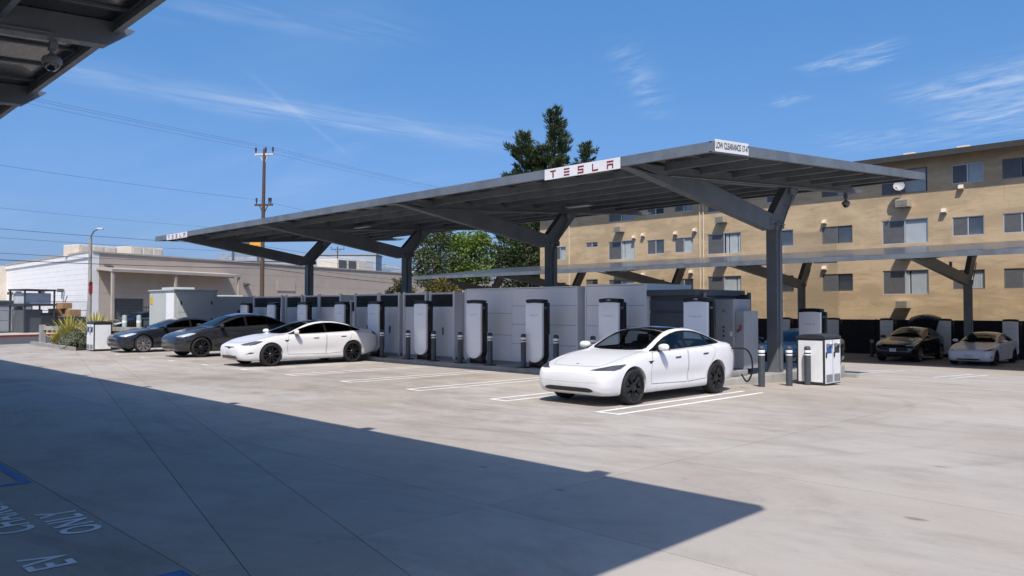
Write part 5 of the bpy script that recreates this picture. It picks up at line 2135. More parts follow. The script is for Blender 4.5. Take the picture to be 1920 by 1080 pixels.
for (a, b, z0, z1, fi, ci, t) in wins:
    w = b - a
    fm = 'alu' if (ci in (3, 4, 5, 2) or rnd.random() < .35) else 'alu_dark'
    mb = MB()
    fw = .045
    y0, y1 = .035, .10
    mb.box(a + .001, b - .001, y0, y1, z0 + .001, z0 + fw)
    mb.box(a + .001, b - .001, y0, y1, z1 - fw, z1 - .001)
    mb.box(a + .001, a + fw, y0, y1, z0 + fw, z1 - fw)
    mb.box(b - fw, b - .001, y0, y1, z0 + fw, z1 - fw)
    mid = a + w * .5
    mb.box(mid - .03, mid + .03, y0 + .005, y1 - .005, z0 + fw, z1 - fw)
    wo = mb.build('window', fm, bld)
    if t == 'l':
        style = rnd.choice(['vert', 'vert', 'horiz', 'plain'])
    else:
        style = rnd.choice(['vert', 'horiz', 'plain', 'half', 'horiz'])
    mb = MB()
    mb.add([(a + fw, .045, z0 + fw), (mid - .03, .045, z0 + fw), (mid - .03, .045, z1 - fw), (a + fw, .045, z1 - fw)], [(0, 1, 2, 3)])
    mb.build('insect_screen', 'screen_mesh', wo)
    mb = MB()
    mb.add([(mid + .03, .06, z0 + fw), (b - fw, .06, z0 + fw), (b - fw, .06, z1 - fw), (mid + .03, .06, z1 - fw)], [(0, 1, 2, 3)])
    mb.build('pane', 'win_glass', wo, keep_normals=True)
    # curtains or slatted blinds behind the pane
    mb = MB()
    lo = z0 + fw if style != 'half' else z0 + (z1 - z0) * .45
    if style in ('vert', 'plain'):
        n = max(4, int(w / 2 / .09))
        for k in range(n):
            xx = mid + .03 + (b - fw - mid - .03) * (k + .5) / n
            dx = (b - mid - .08) / n * .48
            tw = .03 if style == 'vert' else .008
            if style == 'vert' and rnd.random() < .06:
                continue
            mb.add([(xx - dx, .13 - tw, lo), (xx + dx, .13 + tw, lo), (xx + dx, .13 + tw, z1 - fw), (xx - dx, .13 - tw, z1 - fw)], [(0, 1, 2, 3)])
    else:
        n = int((z1 - fw - lo) / .055)
        for k in range(n):
            zz = lo + .055 * (k + .5)
            mb.add([(mid + .04, .115, zz + .024), (b - fw - .01, .115, zz + .024), (b - fw - .01, .145, zz - .022), (mid + .04, .145, zz - .022)], [(0, 1, 2, 3)])
    mb.build('blind', 'blind_white', wo)
    mb = MB()
    mb.add([(a, .30, z0 - .1), (b, .30, z0 - .1), (b, .30, z1 + .1), (a, .30, z1 + .1)], [(0, 1, 2, 3)])
    mb.build('room_back', 'room_dark', wo)
# drain pipes
for x in (-28.97, -28.70, -40.6):
    mb = MB()
    mb.tube([(x - BX, -.05, .3), (x - BX, -.05, Z1 - .2)], .04, 8)
    mb.build('drain_pipe', 'vent_cream', bld, smooth=50)
# wall vents
for x, z in ((-13.96, 7.0), (-20.46, 6.91), (-34.38, 6.92), (-33.58, 7.02), (-30.86, 6.95), (-29.33, 7.06), (-35.16, 4.22), (-29.64, 4.27), (-20.49, 4.19), (-13.12, 8.17), (-33.6, 4.2)):
    mb = MB()
    mb.prism([(-.24, -.06), (0, -.14), (0, .14), (-.16, .14)], 'x', x - BX - .12, x - BX + .12)
    mb.v = [(v[0], v[1] - .002, v[2] + z - BZ) for v in mb.v]
    mb.build('wall_vent', 'vent_cream', bld)
ACS = [(-15.95, 7.68, 'window air conditioner under the satellite dish on the tan wall'), (-15.95, 4.88, 'air conditioner just below the edge of the farther canopy roof'), (-16.05, 2.13, 'lowest air conditioner, above the far charging posts'), (-35.6, 7.66, 'air conditioner under the top windows at the far left of the tan wall'), (-27.25, 7.70, 'rusty air conditioner seen through the frame of the long canopy'), (-27.25, 4.95, 'air conditioner over the window behind the farther canopy arm'), (-35.5, 4.9, 'air conditioner low at the far left of the tan wall')]
for x, z, lab in ACS:
    r = empty('air_conditioner', (x, BY - .002, z - .3))
    tag(r, lab, 'air conditioner', 'air conditioners in the tan wall')
    mb = MB()
    mb.cbox(-.34, .34, -.50, 0, 0, .42, .012)
    mb.build('case', 'ac_case', r)
    mb = MB()
    mb.box(-.28, .28, -.512, -.501, .06, .36)
    g_ = mb.build('grille', 'ac_grille', r)
    for k in range(6):
        mb = MB()
        mb.box(-.27, .27, -.52, -.5125, .075 + .048 * k, .095 + .048 * k)
        mb.build('grille_bar', 'ac_case', g_)
r = empty('satellite_dish', (-16.1, BY - .002, 8.0))
tag(r, 'white satellite dish on the wall above an air conditioner', 'satellite dish')
mb = MB()
mt = Matrix.Translation((0, -.45, .5)) @ Matrix.Rotation(math.radians(68), 4, 'X') @ Matrix.Rotation(math.radians(15), 4, 'Y')
mb.lathe([(.001, .0), (.12, .012), (.22, .05), (.29, .09), (.285, .10), (.21, .06), (.12, .025), (.001, .014)], 24, mt)
mb.build('reflector', 'container_grey', r, smooth=40)
mb = MB()
mb.tube([(0, 0, .2), (0, -.35, .3), (0, -.42, .48)], .025, 8)
mb.tube([(0, -.40, .28), (0, -.85, .38)], .015, 6)
mb.cbox(-.04, .04, -.92, -.84, .35, .43, .01)
mb.build('bracket', 'galv', r)

# black fence at the foot of the building
mat('fence_black', (0.012, 0.014, 0.018), 0.6, var=0.2, vscale=2)
r = empty('black_fence', (-16, 44.9, -.7))
tag(r, 'black sheet fence running behind the far charging posts', 'fence')
for k in range(22):
    x = -30 + k * 2.4 + 0
    mb = MB()
    mb.box(x + .015, x + 2.385, 0, .03, 0, 1.86)
    mb.build('fence_panel', 'fence_black', r)
    mb = MB()
    mb.cbox(x - .04, x + .04, .035, .11, 0, 1.92, .005)
    mb.build('post', 'fence_black', r)
mb = MB()
mb.cbox(-30, 22.8, -.02, .06, 1.861, 1.90, .005)
mb.build('top_rail', 'fence_black', r)

# dome cameras and lamps hanging from the canopies


def dome_camera(label, loc, arm=(0, 0, .3)):
    r = empty('dome_camera', loc)
    tag(r, label, 'camera', 'dome cameras')
    mb = MB()
    mb.lathe([(.001, .14), (.03, .14), (.035, .10), (.05, .08), (.11, .05), (.125, .02), (.125, -.03), (.11, -.045), (.001, -.046)], 20)
    mb.build('housing', 'dome_grey', r, smooth=40)
    mb = MB()
    mb.lathe([(.095, -.047), (.085, -.09), (.055, -.125), (.001, -.14)], 18)
    mb.build('dome', 'black_gloss', r, smooth=50)
    mb = MB()
    mb.cbox(-.055, .055, -.05, .05, .142, .30, .012)
    mb.v = [(v[0] + arm[0] * (v[2] - .14) / .16, v[1] + arm[1] * (v[2] - .14) / .16, v[2] if v[2] < .2 else v[2] - .16 + arm[2]) for v in mb.v]
    mb.build('mount', 'steel_dark', r)
    return r


dome_camera('white dome camera under the dark canopy corner at the top left', (-11.98, 3.0, 5.15), (.15, 0, .24))
dome_camera('dome camera under the rear beam of the long canopy', (-10.15, 24.3, 5.03), (0, 0, .30))
dome_camera('small dome camera under the farther canopy arm at the right', (-11.5, 38.6, 3.25), (0, 0, .5))
mat('lamp_white', (0.55, 0.56, 0.58), 0.4)
for x, y, z, lab in ((-16.4, 19.0, mpz(19.0) - .33, 'flat canopy light under the long canopy between its first two frames'), (-25.5, 17.0, mpz(17.0) - .33, 'flat canopy light under the middle of the long canopy'), (-15.8, 35.5, fpz(35.5) - .33, 'flat canopy light under the front edge of the farther canopy'), (-27.5, 35.5, fpz(35.5) - .33, 'flat canopy light low under the left part of the farther canopy')):
    r = empty('canopy_light', (x, y, z))
    tag(r, lab, 'light', 'flat lights under the canopies')
    mb = MB()
    mb.cbox(-.5, .5, -.14, .14, 0, .07, .015)
    mb.build('housing', 'steel_grey', r)
    mb = MB()
    mb.cbox(-.45, .45, -.11, .11, -.012, -.001, .003)
    mb.build('lens', 'lamp_white', r)
    mb = MB()
    mb.tube([(0, 0, .071), (0, 0, .16)], .02, 8)
    mb.build('stem', 'steel_grey', r)

# ------------------------------------------------------------------ warehouse across the street
mat('white_block', (0.74, 0.74, 0.75), 0.85, var=0.06, vscale=1.5)
mat('beige_block', (0.44, 0.375, 0.32), 0.9, var=0.10, vscale=0.5, vscale2=9, bump=0.004, bscale=30)
mat('beige_trim', (0.40, 0.35, 0.30), 0.85, var=0.15, vscale=1)
mat('shutter', (0.085, 0.095, 0.105), 0.6, var=0.15, vscale=3)
mat('cream', (0.62, 0.56, 0.48), 0.85, var=0.12, vscale=2)
wh = empty('warehouse', (-65.0, 19.2, 0.0), math.atan2(.312, .95))
tag(wh, 'single-storey warehouse with a white block wall and a long beige wall', 'warehouse')
HT = 6.05
LEN = 95.0
# beige wall faces local +x, runs along local +y; block courses as shallow ribs
mb = MB()
dy0, dy1, dh = 1.9, 4.5, 2.6
mb.add([(0, 0, 0), (0, dy0, 0), (0, dy0, HT), (0, 0, HT), (0, dy1, 0), (0, LEN, 0), (0, LEN, HT), (0, dy1, HT), (0, dy0, dh), (0, dy1, dh)], [(0, 1, 2, 3), (4, 5, 6, 7), (8, 9, 7, 2)])
mb.add([(0, dy0, 0), (0, dy0, dh), (0, dy1, dh), (0, dy1, 0), (-.25, dy0, 0), (-.25, dy0, dh), (-.25, dy1, dh), (-.25, dy1, 0)], [(0, 1, 5, 4), (1, 2, 6, 5), (2, 3, 7, 6)])
mb.build('beige_wall', 'beige_block', wh, keep_normals=True)
mb = MB()
mb.box(-.22, -.15, dy0, dy1, 0, dh)
sh = mb.build('shutter_door', 'shutter', wh)
for k in range(10):
    mb = MB()
    mb.cbox(-.15, -.12, dy0 + .02, dy1 - .02, .26 * k + .01, .26 * k + .25, .008)
    mb.build('slat', 'shutter', sh)
wdir = Vector((-.95, .312))
wl = 26.5
c1 = wdir * wl
mb = MB()
nrm = Vector((-.312, -.95))          # outward of the white wall (towards the lot), local frame
mb.add([(0, 0, 0), (c1.x, c1.y, 0), (c1.x, c1.y, HT - .35), (0, 0, HT - .35)], [(0, 1, 2, 3)])
mb.build('white_wall', 'white_block', wh)
# courses of white block, each a shallow board with its own edge
ncr = 14
for k in range(ncr):
    z0 = k * (HT - .35) / ncr
    z1 = (k + 1) * (HT - .35) / ncr
    mb = MB()
    a = nrm * .015
    mb.add([(a.x, a.y, z0 + .012), (c1.x + a.x, c1.y + a.y, z0 + .012), (c1.x + a.x, c1.y + a.y, z1 - .012), (a.x, a.y, z1 - .012), (0, 0, z0 + .004), (c1.x, c1.y, z0 + .004), (c1.x, c1.y, z1 - .004), (0, 0, z1 - .004)], [(0, 1, 2, 3), (0, 1, 5, 4), (3, 2, 6, 7)])
    mb.build('block_course', 'white_block', wh)
# white corner return on the beige side and parapet trim
mb = MB()
mb.box(.004, .02, -.02, .55, 0, HT - .02)
mb.build('corner_strip', 'white_block', wh)
mb = MB()
a = nrm * .12
mb.add([(a.x, a.y, HT - .35), (c1.x + a.x, c1.y + a.y, HT - .35), (c1.x + a.x, c1.y + a.y, HT + .02), (a.x, a.y, HT + .02), (0, 0, HT - .35), (c1.x, c1.y, HT - .35), (c1.x, c1.y, HT + .02), (0, 0, HT + .02)], [(0, 1, 2, 3), (0, 1, 5, 4), (3, 2, 6, 7)])
mb.build('parapet', 'white_block', wh)
mb = MB()
mb.box(-.3, .08, 0, LEN, HT + .001, HT + .12)
mb.build('coping', 'beige_trim', wh)
mb = MB()
b = nrm * .16
mb.add([(b.x, b.y, HT + .021), (c1.x + b.x, c1.y + b.y, HT + .021), (c1.x + b.x, c1.y + b.y, HT + .17), (b.x, b.y, HT + .17), (-b.x * 2, -b.y * 2, HT + .021), (c1.x - b.x * 2, c1.y - b.y * 2, HT + .021), (c1.x - b.x * 2, c1.y - b.y * 2, HT + .17), (-b.x * 2, -b.y * 2, HT + .17)], [(0, 1, 2, 3), (4, 5, 6, 7), (0, 1, 5, 4), (3, 2, 6, 7), (0, 3, 7, 4)])
mb.build('coping', 'beige_trim', wh)
mb = MB()
mb.add([(0, 0, HT - .05), (c1.x, c1.y, HT - .05), (c1.x - .2, LEN, HT - .05), (0, LEN, HT - .05)], [(0, 1, 2, 3)])
mb.build('roof', 'concrete_kerb', wh)
# cream wing beyond the white wall
mb = MB()
d1 = c1 + nrm * 30
mb.add([(c1.x, c1.y, 0), (d1.x, d1.y, 0), (d1.x, d1.y, HT), (c1.x, c1.y, HT)], [(0, 1, 2, 3)])
mb.build('cream_wall', 'cream', wh)
# block joints on the beige wall
for k, z in enumerate((1.0, 2.0, 3.0, 4.0, 5.0)):
    mb = MB()
    mb.box(-.001, .006, (dy1 + .1) if z < dh else .6, LEN, z, z + .02)
    mb.build('string_course', 'beige_trim', wh)
for y in (8.5, 20.0, 30.0, 43.0, 56.0):
    mb = MB()
    mb.box(.0065, .012, y, y + .05, 0, HT)
    mb.build('movement_joint', 'beige_trim', wh)
mb = MB()
mb.box(.013, .07, 19.3, 21.8, 3.55, 4.5)
mb.build('blocked_window', 'beige_block', wh)
for y, z in ((15.0, 4.2), (36.0, 3.3), (1.0, 5.2)):
    mb = MB()
    mb.prism([(.0, .0), (.35, -.1), (.35, -.22), (.0, -.3)], 'y', y, y + .5)
    mb.v = [(v[0], v[1], v[2] + z) for v in mb.v]
    mb.v = [(abs(v[0]) + .014, v[1], v[2]) for v in mb.v]
    mb.build('wall_lamp', 'shutter', wh)
for t in (23.6, 12.7, 7.0, 20.4):
    p = wdir * t
    mb = MB()
    mb.cbox(p.x - .14, p.x + .14, p.y - .45 - .12, p.y - .12, 3.15, 3.42, .03)
    mb.tube([(p.x, p.y - .2, 3.16), (p.x + .05, p.y - .25, 2.6)], .05, 6)
    mb.build('wall_lamp', 'shutter', wh)
# loading canopy on posts
aw = empty('loading_canopy', (0, 0, 0))
aw.parent = wh
D.objects.remove(aw)
mb = MB()
mb.add([(.01, .3, 5.0), (1.9, .3, 4.80), (1.9, 13.0, 4.80), (.01, 13.0, 5.0), (.01, .3, 4.78), (1.9, .3, 4.58), (1.9, 13.0, 4.58), (.01, 13.0, 4.78)], [(0, 1, 2, 3), (4, 5, 6, 7), (0, 1, 5, 4), (1, 2, 6, 5), (2, 3, 7, 6)])
awn = mb.build('loading_canopy', 'beige_trim', wh)
for y in (.45, 6.1, 12.8):
    mb = MB()
    mb.box(1.66, 1.84, y - .09, y + .09, 0, 4.6)
    mb.build('canopy_post', 'beige_trim', awn)
for k in range(8):
    mb = MB()
    y = 1.0 + k * 1.6
    mb.beam((.05, y, 4.74), (1.8, y, 4.55), .08, .14)
    mb.build('joist', 'beige_trim', awn)
# roof equipment
for y, l, h, w in ((1.6, 3.4, .9, 2.0), (6.3, 3.2, 1.1, 2.0), (33.0, 5.5, 1.5, 3.0), (52.0, 9, .8, 3.0)):
    mb = MB()
    mb.cbox(-4.0 - w, -4.0, y, y + l, HT - .04, HT + h, .05)
    ru = mb.build('roof_unit', 'cream', wh)
    for k in range(3):
        mb = MB()
        mb.cbox(-3.999, -3.95, y + l * (.05 + .32 * k), y + l * (.30 + .32 * k), HT + .15, HT + h - .12, .01)
        mb.build('unit_panel', 'shutter' if (y > 30 and y < 50 and k < 2) else 'cream', ru)

# ------------------------------------------------------------------ poles and wires
mat('wood_pole', (0.10, 0.065, 0.045), 0.85, var=0.35, vscale=3, stretch=(1, 1, .1))
mat('pole_white', (0.55, 0.55, 0.55), 0.7, var=0.2, vscale=3)
mat('wire', (0.02, 0.02, 0.022), 0.6)
PB = Vector((-46.7, 23.65, 0))


def utility_pole(label, base, h, arms):
    r = empty('utility_pole', base)
    tag(r, label, 'utility pole', 'wooden utility poles')
    mb = MB()
    mb.tube([(0, 0, 0), (.08, .0, h * .5), (.16, .03, h)], .155, 12, r2=.09)
    mb.build('shaft', 'wood_pole', r, smooth=50)
    for z, hw, ins, mt_ in arms:
        mb = MB()
        a = Vector((WN[0] * -.78 + .55, WN[1] * -.78 - .1, 0)).normalized()
        a = Vector((.80, .60, 0))
        c = Vector((.02 * z / h * 8, .03, z))
        mb.beam(c - a * hw, c + a * hw, .11, .12)
        mb.beam(c - a * hw * .5, c - Vector((0, 0, .6)), .05, .05)
        mb.beam(c + a * hw * .5, c - Vector((0, 0, .6)), .05, .05)
        ao = mb.build('crossarm', mt_, r)
        for t in ins:
            p = c + a * hw * t
            mb = MB()
            mb.lathe([(.03, .06), (.035, .2), (.07, .25), (.05, .29), (.07, .33), (.05, .37), (.065, .42), (.001, .46)], 10)
            mb.v = [(v[0] + p.x, v[1] + p.y, v[2] + p.z) for v in mb.v]
            mb.build('insulator', 'wire', ao, smooth=40)
    return r


utility_pole('tall brown utility pole rising behind the left half of the long canopy', PB, 11.9, [(11.55, .62, (-.92, .15, .92), 'pole_white'), (8.35, .6, (-.8, .8, .6), 'wood_pole')])
utility_pole('small distant utility pole seen between the canopy columns', (-121.5, 75.7, 0), 12.8, [(12.3, 1.3, (-.9, 0, .9), 'wood_pole'), (8.9, 1.3, (-.9, .9), 'wood_pole')])


def wire(label, pts, r=.014, sag=.5):
    mb = MB()
    P_ = [Vector(p) for p in pts]
    out = []
    for i in range(len(P_) - 1):
        L = (P_[i + 1] - P_[i]).length
        for k in range(10 if i < len(P_) - 2 else 11):
            t = k / 10
            p = P_[i].lerp(P_[i + 1], t)
            p.z -= sag * 4 * t * (1 - t) * (L / 40)
            out.append(p)
    mb.tube(out, r, 5)
    o = mb.build('overhead_wire', 'wire', None, smooth=60)
    tag(o, label, 'wire', 'overhead wires along the street')


wv = Vector((WD[0], WD[1], 0))
for off, z, lab in ((-.58, 11.95, 'leftmost of the three top wires on the tall utility pole'), (.1, 12.0, 'middle one of the three top wires on the tall utility pole'), (.6, 12.0, 'rightmost of the three top wires on the tall utility pole')):
    a = Vector((.80, .60, 0)) * off
    wire(lab, [PB + a - wv * 42 + Vector((0, 0, z - .3)), PB + a + Vector((0, 0, z)), PB + a + wv * 45 + Vector((0, 0, z + 1.2))], .0055, .35)
for off, z, r_, lab in ((-.4, 8.7, .011, 'single thin wire below the top wires on the utility pole'), (.02, 5.75, .018, 'upper telephone cable crossing in front of the white wall'), (.05, 5.35, .012, 'second telephone cable crossing above the white wall'), (.05, 4.65, .018, 'third telephone cable crossing the beige wall'), (.05, 4.35, .03, 'thickest telephone cable crossing the beige wall'), (.0, 6.7, .009, 'faint cable above the telephone cables at the left')):
    a = Vector((.80, .60, 0)) * off
    wire(lab, [PB + a - wv * 42 + Vector((0, 0, z + .25)), PB + a + Vector((0, 0, z)), PB + a + wv * 60 + Vector((0, 0, z - .4))], r_ * .55, .45)

r = empty('street_lamp', (-43.5, 12.75, 0))
tag(r, 'tall grey street lamp with curved arm before the warehouse corner', 'street lamp')
mb = MB()
mb.tube([(0, 0, 0), (0, 0, 5.35)], .11, 12, r2=.075)
mb.build('shaft', 'concrete_kerb', r, smooth=50)
mb = MB()
mb.tube([(0, 0, 5.2), (.03, .03, 5.5), (.12, .12, 5.72), (.27, .27, 5.83)], .04, 8)
mb.build('arm', 'galv', r, smooth=50)
mb = MB()
mb.cbox(.02, .34, -.09, .09, -.03, .05, .03)
mt = Matrix.Translation((.22, .22, 5.83)) @ Matrix.Rotation(PI / 4, 4, 'Z')
mb.v = [tuple(mt @ Vector(v)) for v in mb.v]
mb.build('lamp_head', 'lamp_white', r, smooth=40)
mb = MB()
mb.cbox(.115, .13, -.07, .09, 2.55, 3.15, .005)
mb.build('red_sign', 'warn_red', r)
# ------------------------------------------------------------------ vegetation


def leaf_mat(name, a, b, rough=0.6):
    m = D.materials.new(name)
    m.use_nodes = True
    nt = NT(m.node_tree)
    bs = nt.n['Principled BSDF']
    bs.inputs['Roughness'].default_value = rough
    bs.inputs['Specular IOR Level'].default_value = 0.25
    geo = nt.node('ShaderNodeNewGeometry')
    tc = nt.node('ShaderNodeTexCoord')
    n = nt.noise(tc.outputs['Object'], 0.9, 3, 0.6)
    f = nt.m('ADD', nt.m('MULTIPLY', geo.outputs['Random Per Island'], 0.6), nt.m('MULTIPLY', n, 0.5))
    nt.l.new(nt.mix(nt.ramp(f, 0.25, 0.85), a + (1,), b + (1,)), bs.inputs['Base Color'])
    tr = nt.node('ShaderNodeBsdfTranslucent')
    nt.l.new(nt.mix(0.5, a + (1,), b + (1,)), tr.inputs[0])
    mx = nt.node('ShaderNodeMixShader')
    mx.inputs[0].default_value = 0.25
    out = nt.n['Material Output']
    nt.l.new(bs.outputs[0], mx.inputs[1])
    nt.l.new(tr.outputs[0], mx.inputs[2])
    nt.l.new(mx.outputs[0], out.inputs[0])
    M[name] = m


leaf_mat('pine_needles', (0.026, 0.045, 0.020), (0.085, 0.112, 0.045))
leaf_mat('lime_leaf', (0.075, 0.13, 0.02), (0.20, 0.28, 0.055))
leaf_mat('olive_leaf', (0.05, 0.072, 0.025), (0.125, 0.15, 0.058))
leaf_mat('bush_leaf', (0.06, 0.062, 0.018), (0.21, 0.17, 0.05))
leaf_mat('sage_leaf', (0.10, 0.12, 0.07), (0.24, 0.26, 0.17))
leaf_mat('flax_leaf', (0.26, 0.25, 0.05), (0.58, 0.50, 0.14), 0.45)
leaf_mat('palm_leaf', (0.02, 0.035, 0.015), (0.06, 0.08, 0.03))
mat('bark', (0.085, 0.065, 0.05), 0.9, var=0.4, vscale=4, bump=0.01, bscale=20, stretch=(1, 1, .3))
R_ = random.Random(21)


def rv(s=1.0):
    while True:
        v = Vector((R_.uniform(-1, 1), R_.uniform(-1, 1), R_.uniform(-1, 1)))
        if .05 < v.length < 1:
            return v * s


def leaf(mb, p, d, L, w):
    d = d.normalized()
    s = d.cross(rv()).normalized() * w / 2
    mid = p + d * L * .5
    n = s.cross(d) * .25
    mb.add([p, mid + s + n, p + d * L, mid - s + n], [(0, 1, 2, 3)])


def pine(label, base, lobes, mt_='pine_needles'):
    r = empty('pine_tree', base)
    tag(r, label, 'tree')
    tr = MB()
    cr = MB()
    for (ox, oy, z0, z1, rad, nb) in lobes:
        top = Vector((ox, oy, z1))
        bot = Vector((ox * .25, oy * .25, 0))
        tr.tube([bot, bot.lerp(top, .45) + Vector((ox * .2, oy * .2, 0)), top - Vector((0, 0, .6))], .32, 8, r2=.04)
        for k in range(nb):
            t = (k + R_.random()) / nb
            z = z0 + (z1 - z0) * t
            a = k * 2.4 + R_.uniform(-.4, .4)
            a0 = 0
            prof = (1 - t) ** .60 * (.66 + .34 * math.sin(t * 23 + ox * 2 + a * 1.0))
            L = rad * max(.10, prof) * R_.uniform(.6, 1.15)
            ax = Vector((ox, oy, z)) if t > .3 else Vector((ox * (.5 + t), oy * (.5 + t), z))
            tip = ax + Vector((math.cos(a) * L, math.sin(a) * L, L * R_.uniform(.15, .55)))
            tr.tube([ax, tip], .05, 4, r2=.012)
            n = max(6, int(L * 8.5))
            for q in range(n):
                s = (.18 + .82 * (q + R_.random()) / n)
                c = ax.lerp(tip, s) + rv(.22)
                up = (tip - ax).normalized() * .8 + Vector((0, 0, .7))
                for _ in range(12):
                    leaf(cr, c + rv(.20), up + rv(.9), R_.uniform(.28, .60), R_.uniform(.06, .11))
    tr.build('trunk', 'bark', r, smooth=50)
    cr.build('crown', mt_, r, keep_normals=True)
    return r


def broadleaf(name, label, base, centre, radii, clumps, per, leafsize, mt_, trunk_r=.16, stems=1, group=None, cat='tree'):
    r = empty(name, base)
    tag(r, label, cat, group)
    C_ = Vector(centre)
    tr = MB()
    cr = MB()
    for s in range(stems):
        b = Vector((R_.uniform(-.2, .2) * stems, R_.uniform(-.2, .2) * stems, 0))
        tr.tube([b, b.lerp(C_, .5) + rv(.2), C_ + rv(.3)], trunk_r, 8, r2=trunk_r * .4)
    for k in range(clumps):
        d = rv().normalized()
        rr = R_.uniform(.45, 1.0) ** .6
        c = C_ + Vector((d.x * radii[0], d.y * radii[1], d.z * radii[2])) * rr * R_.uniform(.8, 1.1)
        if k % 3 == 0:
            tr.tube([C_ + (c - C_) * .15, c], trunk_r * .25, 4, r2=.01)
        cs = min(radii) * R_.uniform(.22, .42)
        for _ in range(per):
            o = rv()
            p = c + Vector((o.x * cs, o.y * cs, o.z * cs * .75))
            leaf(cr, p, (p - c) + rv(.6) + Vector((0, 0, .1)), leafsize * R_.uniform(.7, 1.3), leafsize * .55)
    tr.build('trunk' if cat == 'tree' else 'stem', 'bark', r, smooth=50)
    cr.build('crown' if cat == 'tree' else 'foliage', mt_, r, keep_normals=True)
    return r


rt = Vector((.70, .714, 0))
pine('tall dark pine with three spires rising behind the long canopy', (-50.4, 55.0, 0), [(0, 0, 3, 20.4, 5.4, 150), (-2.0, -2.0, 4, 18.3, 5.8, 115), (2.1, 2.2, 4, 17.2, 5.2, 90), (-.9, 1.6, 2.0, 13, 4.4, 60), (1.2, -1.0, 3, 15.5, 4.4, 70), (-1.2, -1.2, 6, 16.5, 3.6, 50)])
broadleaf('lime_tree', 'bright lime green tree under the canopy beam', (-52.6, 46.4, 0), (0, 0, 6.1), (2.0, 2.0, 2.8), 125, 46, .27, 'lime_leaf')
broadleaf('olive_tree', 'olive coloured tree left of the bright green one', (-54.6, 44.4, 0), (0, 0, 5.9), (2.2, 2.2, 3.5), 150, 46, .25, 'olive_leaf')
broadleaf('dark_tree', 'dark bushy tree between the bright green tree and the building', (-49.6, 50.5, 0), (0, 0, 5.6), (3.0, 3.0, 4.4), 150, 46, .32, 'pine_needles')
broadleaf('round_bush', 'left round yellowish bush above the louvred cabinets', (-35.7, 26.3, 0), (0, 0, 2.35), (.75, .75, 1.1), 50, 60, .13, 'bush_leaf', .05, 3, 'round bushes behind the cabinets', 'bush')
broadleaf('round_bush', 'right round yellowish bush above the louvred cabinets', (-33.9, 27.9, 0), (0, 0, 2.3), (1.0, 1.0, 1.25), 70, 60, .13, 'bush_leaf', .05, 3, 'round bushes behind the cabinets', 'bush')


def palm(label, base, h, n, L):
    r = empty('palm_tree', base)
    tag(r, label, 'tree')
    mb = MB()
    mb.tube([(0, 0, 0), (.1, 0, h)], .25, 8, r2=.2)
    mb.build('trunk', 'bark', r, smooth=50)
    for k in range(n):
        a = 2 * PI * k / n + R_.uniform(-.2, .2)
        e = R_.uniform(.1, 1.0)
        mb = MB()
        prev = Vector((.1, 0, h))
        for q in range(8):
            t = (q + 1) / 8
            p = Vector((.1 + math.cos(a) * L * t, math.sin(a) * L * t, h + L * (e * t - 1.0 * t * t)))
            d = p - prev
            for s in (-1, 1):
                sd = Vector((-math.sin(a), math.cos(a), 0)) * s
                for u in (0, .5):
                    leaf(mb, prev.lerp(p, u), sd + d.normalized() * .6 + Vector((0, 0, -.35)), L * .3 * (1 - .5 * t), .06 * L)
            prev = p
        mb.build('frond', 'palm_leaf', r, keep_normals=True)


palm('small dark palm left of the olive tree', (-63.1, 49.8, 0), 5.2, 11, 2.0)


def flax(label, base, n, L):
    r = empty('flax_plant', base)
    tag(r, label, 'plant', 'spiky plants in the bed')
    for k in range(n):
        a = k * 2.4
        lean = .15 + .85 * (k / n)
        mb = MB()
        pts = []
        ll = L * R_.uniform(.7, 1.1)
        w = .06
        sd = Vector((-math.sin(a), math.cos(a), 0))
        vs = []
        for q in range(6):
            t = q / 5
            out = lean * ll * (t * .75 + .25 * t * t) * .8
            p = Vector((math.cos(a) * out, math.sin(a) * out, ll * (t - .35 * lean * t * t)))
            ww = w * (1 - t) ** .5 if q < 5 else 0.002
            vs += [p - sd * ww, p + sd * ww]
        mb.add(vs, [(2 * q, 2 * q + 1, 2 * q + 3, 2 * q + 2) for q in range(5)])
        mb.build('leaf', 'flax_leaf', r, keep_normals=True)


def sage(label, base, rad, h):
    broadleaf('grey_shrub', label, base, (0, 0, h * .5), (rad, rad, h * .55), 34, 60, .075, 'sage_leaf', .02, 4, 'grey green shrubs in the bed', 'shrub')


# planting bed beside the driveway
bed = MB()
bed.add([(-44.9, 10.75, .05), (-37.3, 10.45, .05), (-37.6, 13.2, .05), (-45.4, 13.2, .05)], [(0, 1, 2, 3)])
tag(bed.build('planting_bed', 'soil'), kind='structure')
kb = MB()
kb.beam((-45.2, 10.62, .05), (-37.2, 10.32, .05), .15, .22)
tag(kb.build('bed_kerb', 'concrete_kerb'), kind='structure')
flax('yellow spiky flax plant near the concrete post', (-41.9, 11.4, .05), 90, 1.6)
flax('yellow spiky flax plant behind the litter bin', (-40.0, 12.0, .05), 90, 1.75)
flax('smaller yellow spiky plant at the left edge of the bed', (-42.6, 11.0, .05), 34, .8)
sage('grey green shrub in the middle of the bed', (-40.6, 11.3, .05), .55, .75)
sage('grey green shrub right beside the litter bin', (-39.0, 11.0, .05), .5, .7)
sage('low grey green shrub at the front of the bed', (-39.9, 10.85, .05), .45, .5)
sage('grey green shrub at the corner near the litter bin foot', (-38.3, 10.75, .05), .38, .45)
r = empty('concrete_post', (-45.3, 11.1, 0))
tag(r, 'short weathered concrete post at the driveway edge', 'post')
mb = MB()
mb.cbox(-.13, .13, -.13, .13, 0, .98, .02)
mb.build('shaft', 'concrete_kerb', r)
mb = MB()
mb.beam((.14, .05, .82), (6.4, 2.6, .82), .10, .2)
mb.build('rail', 'concrete_kerb', r)

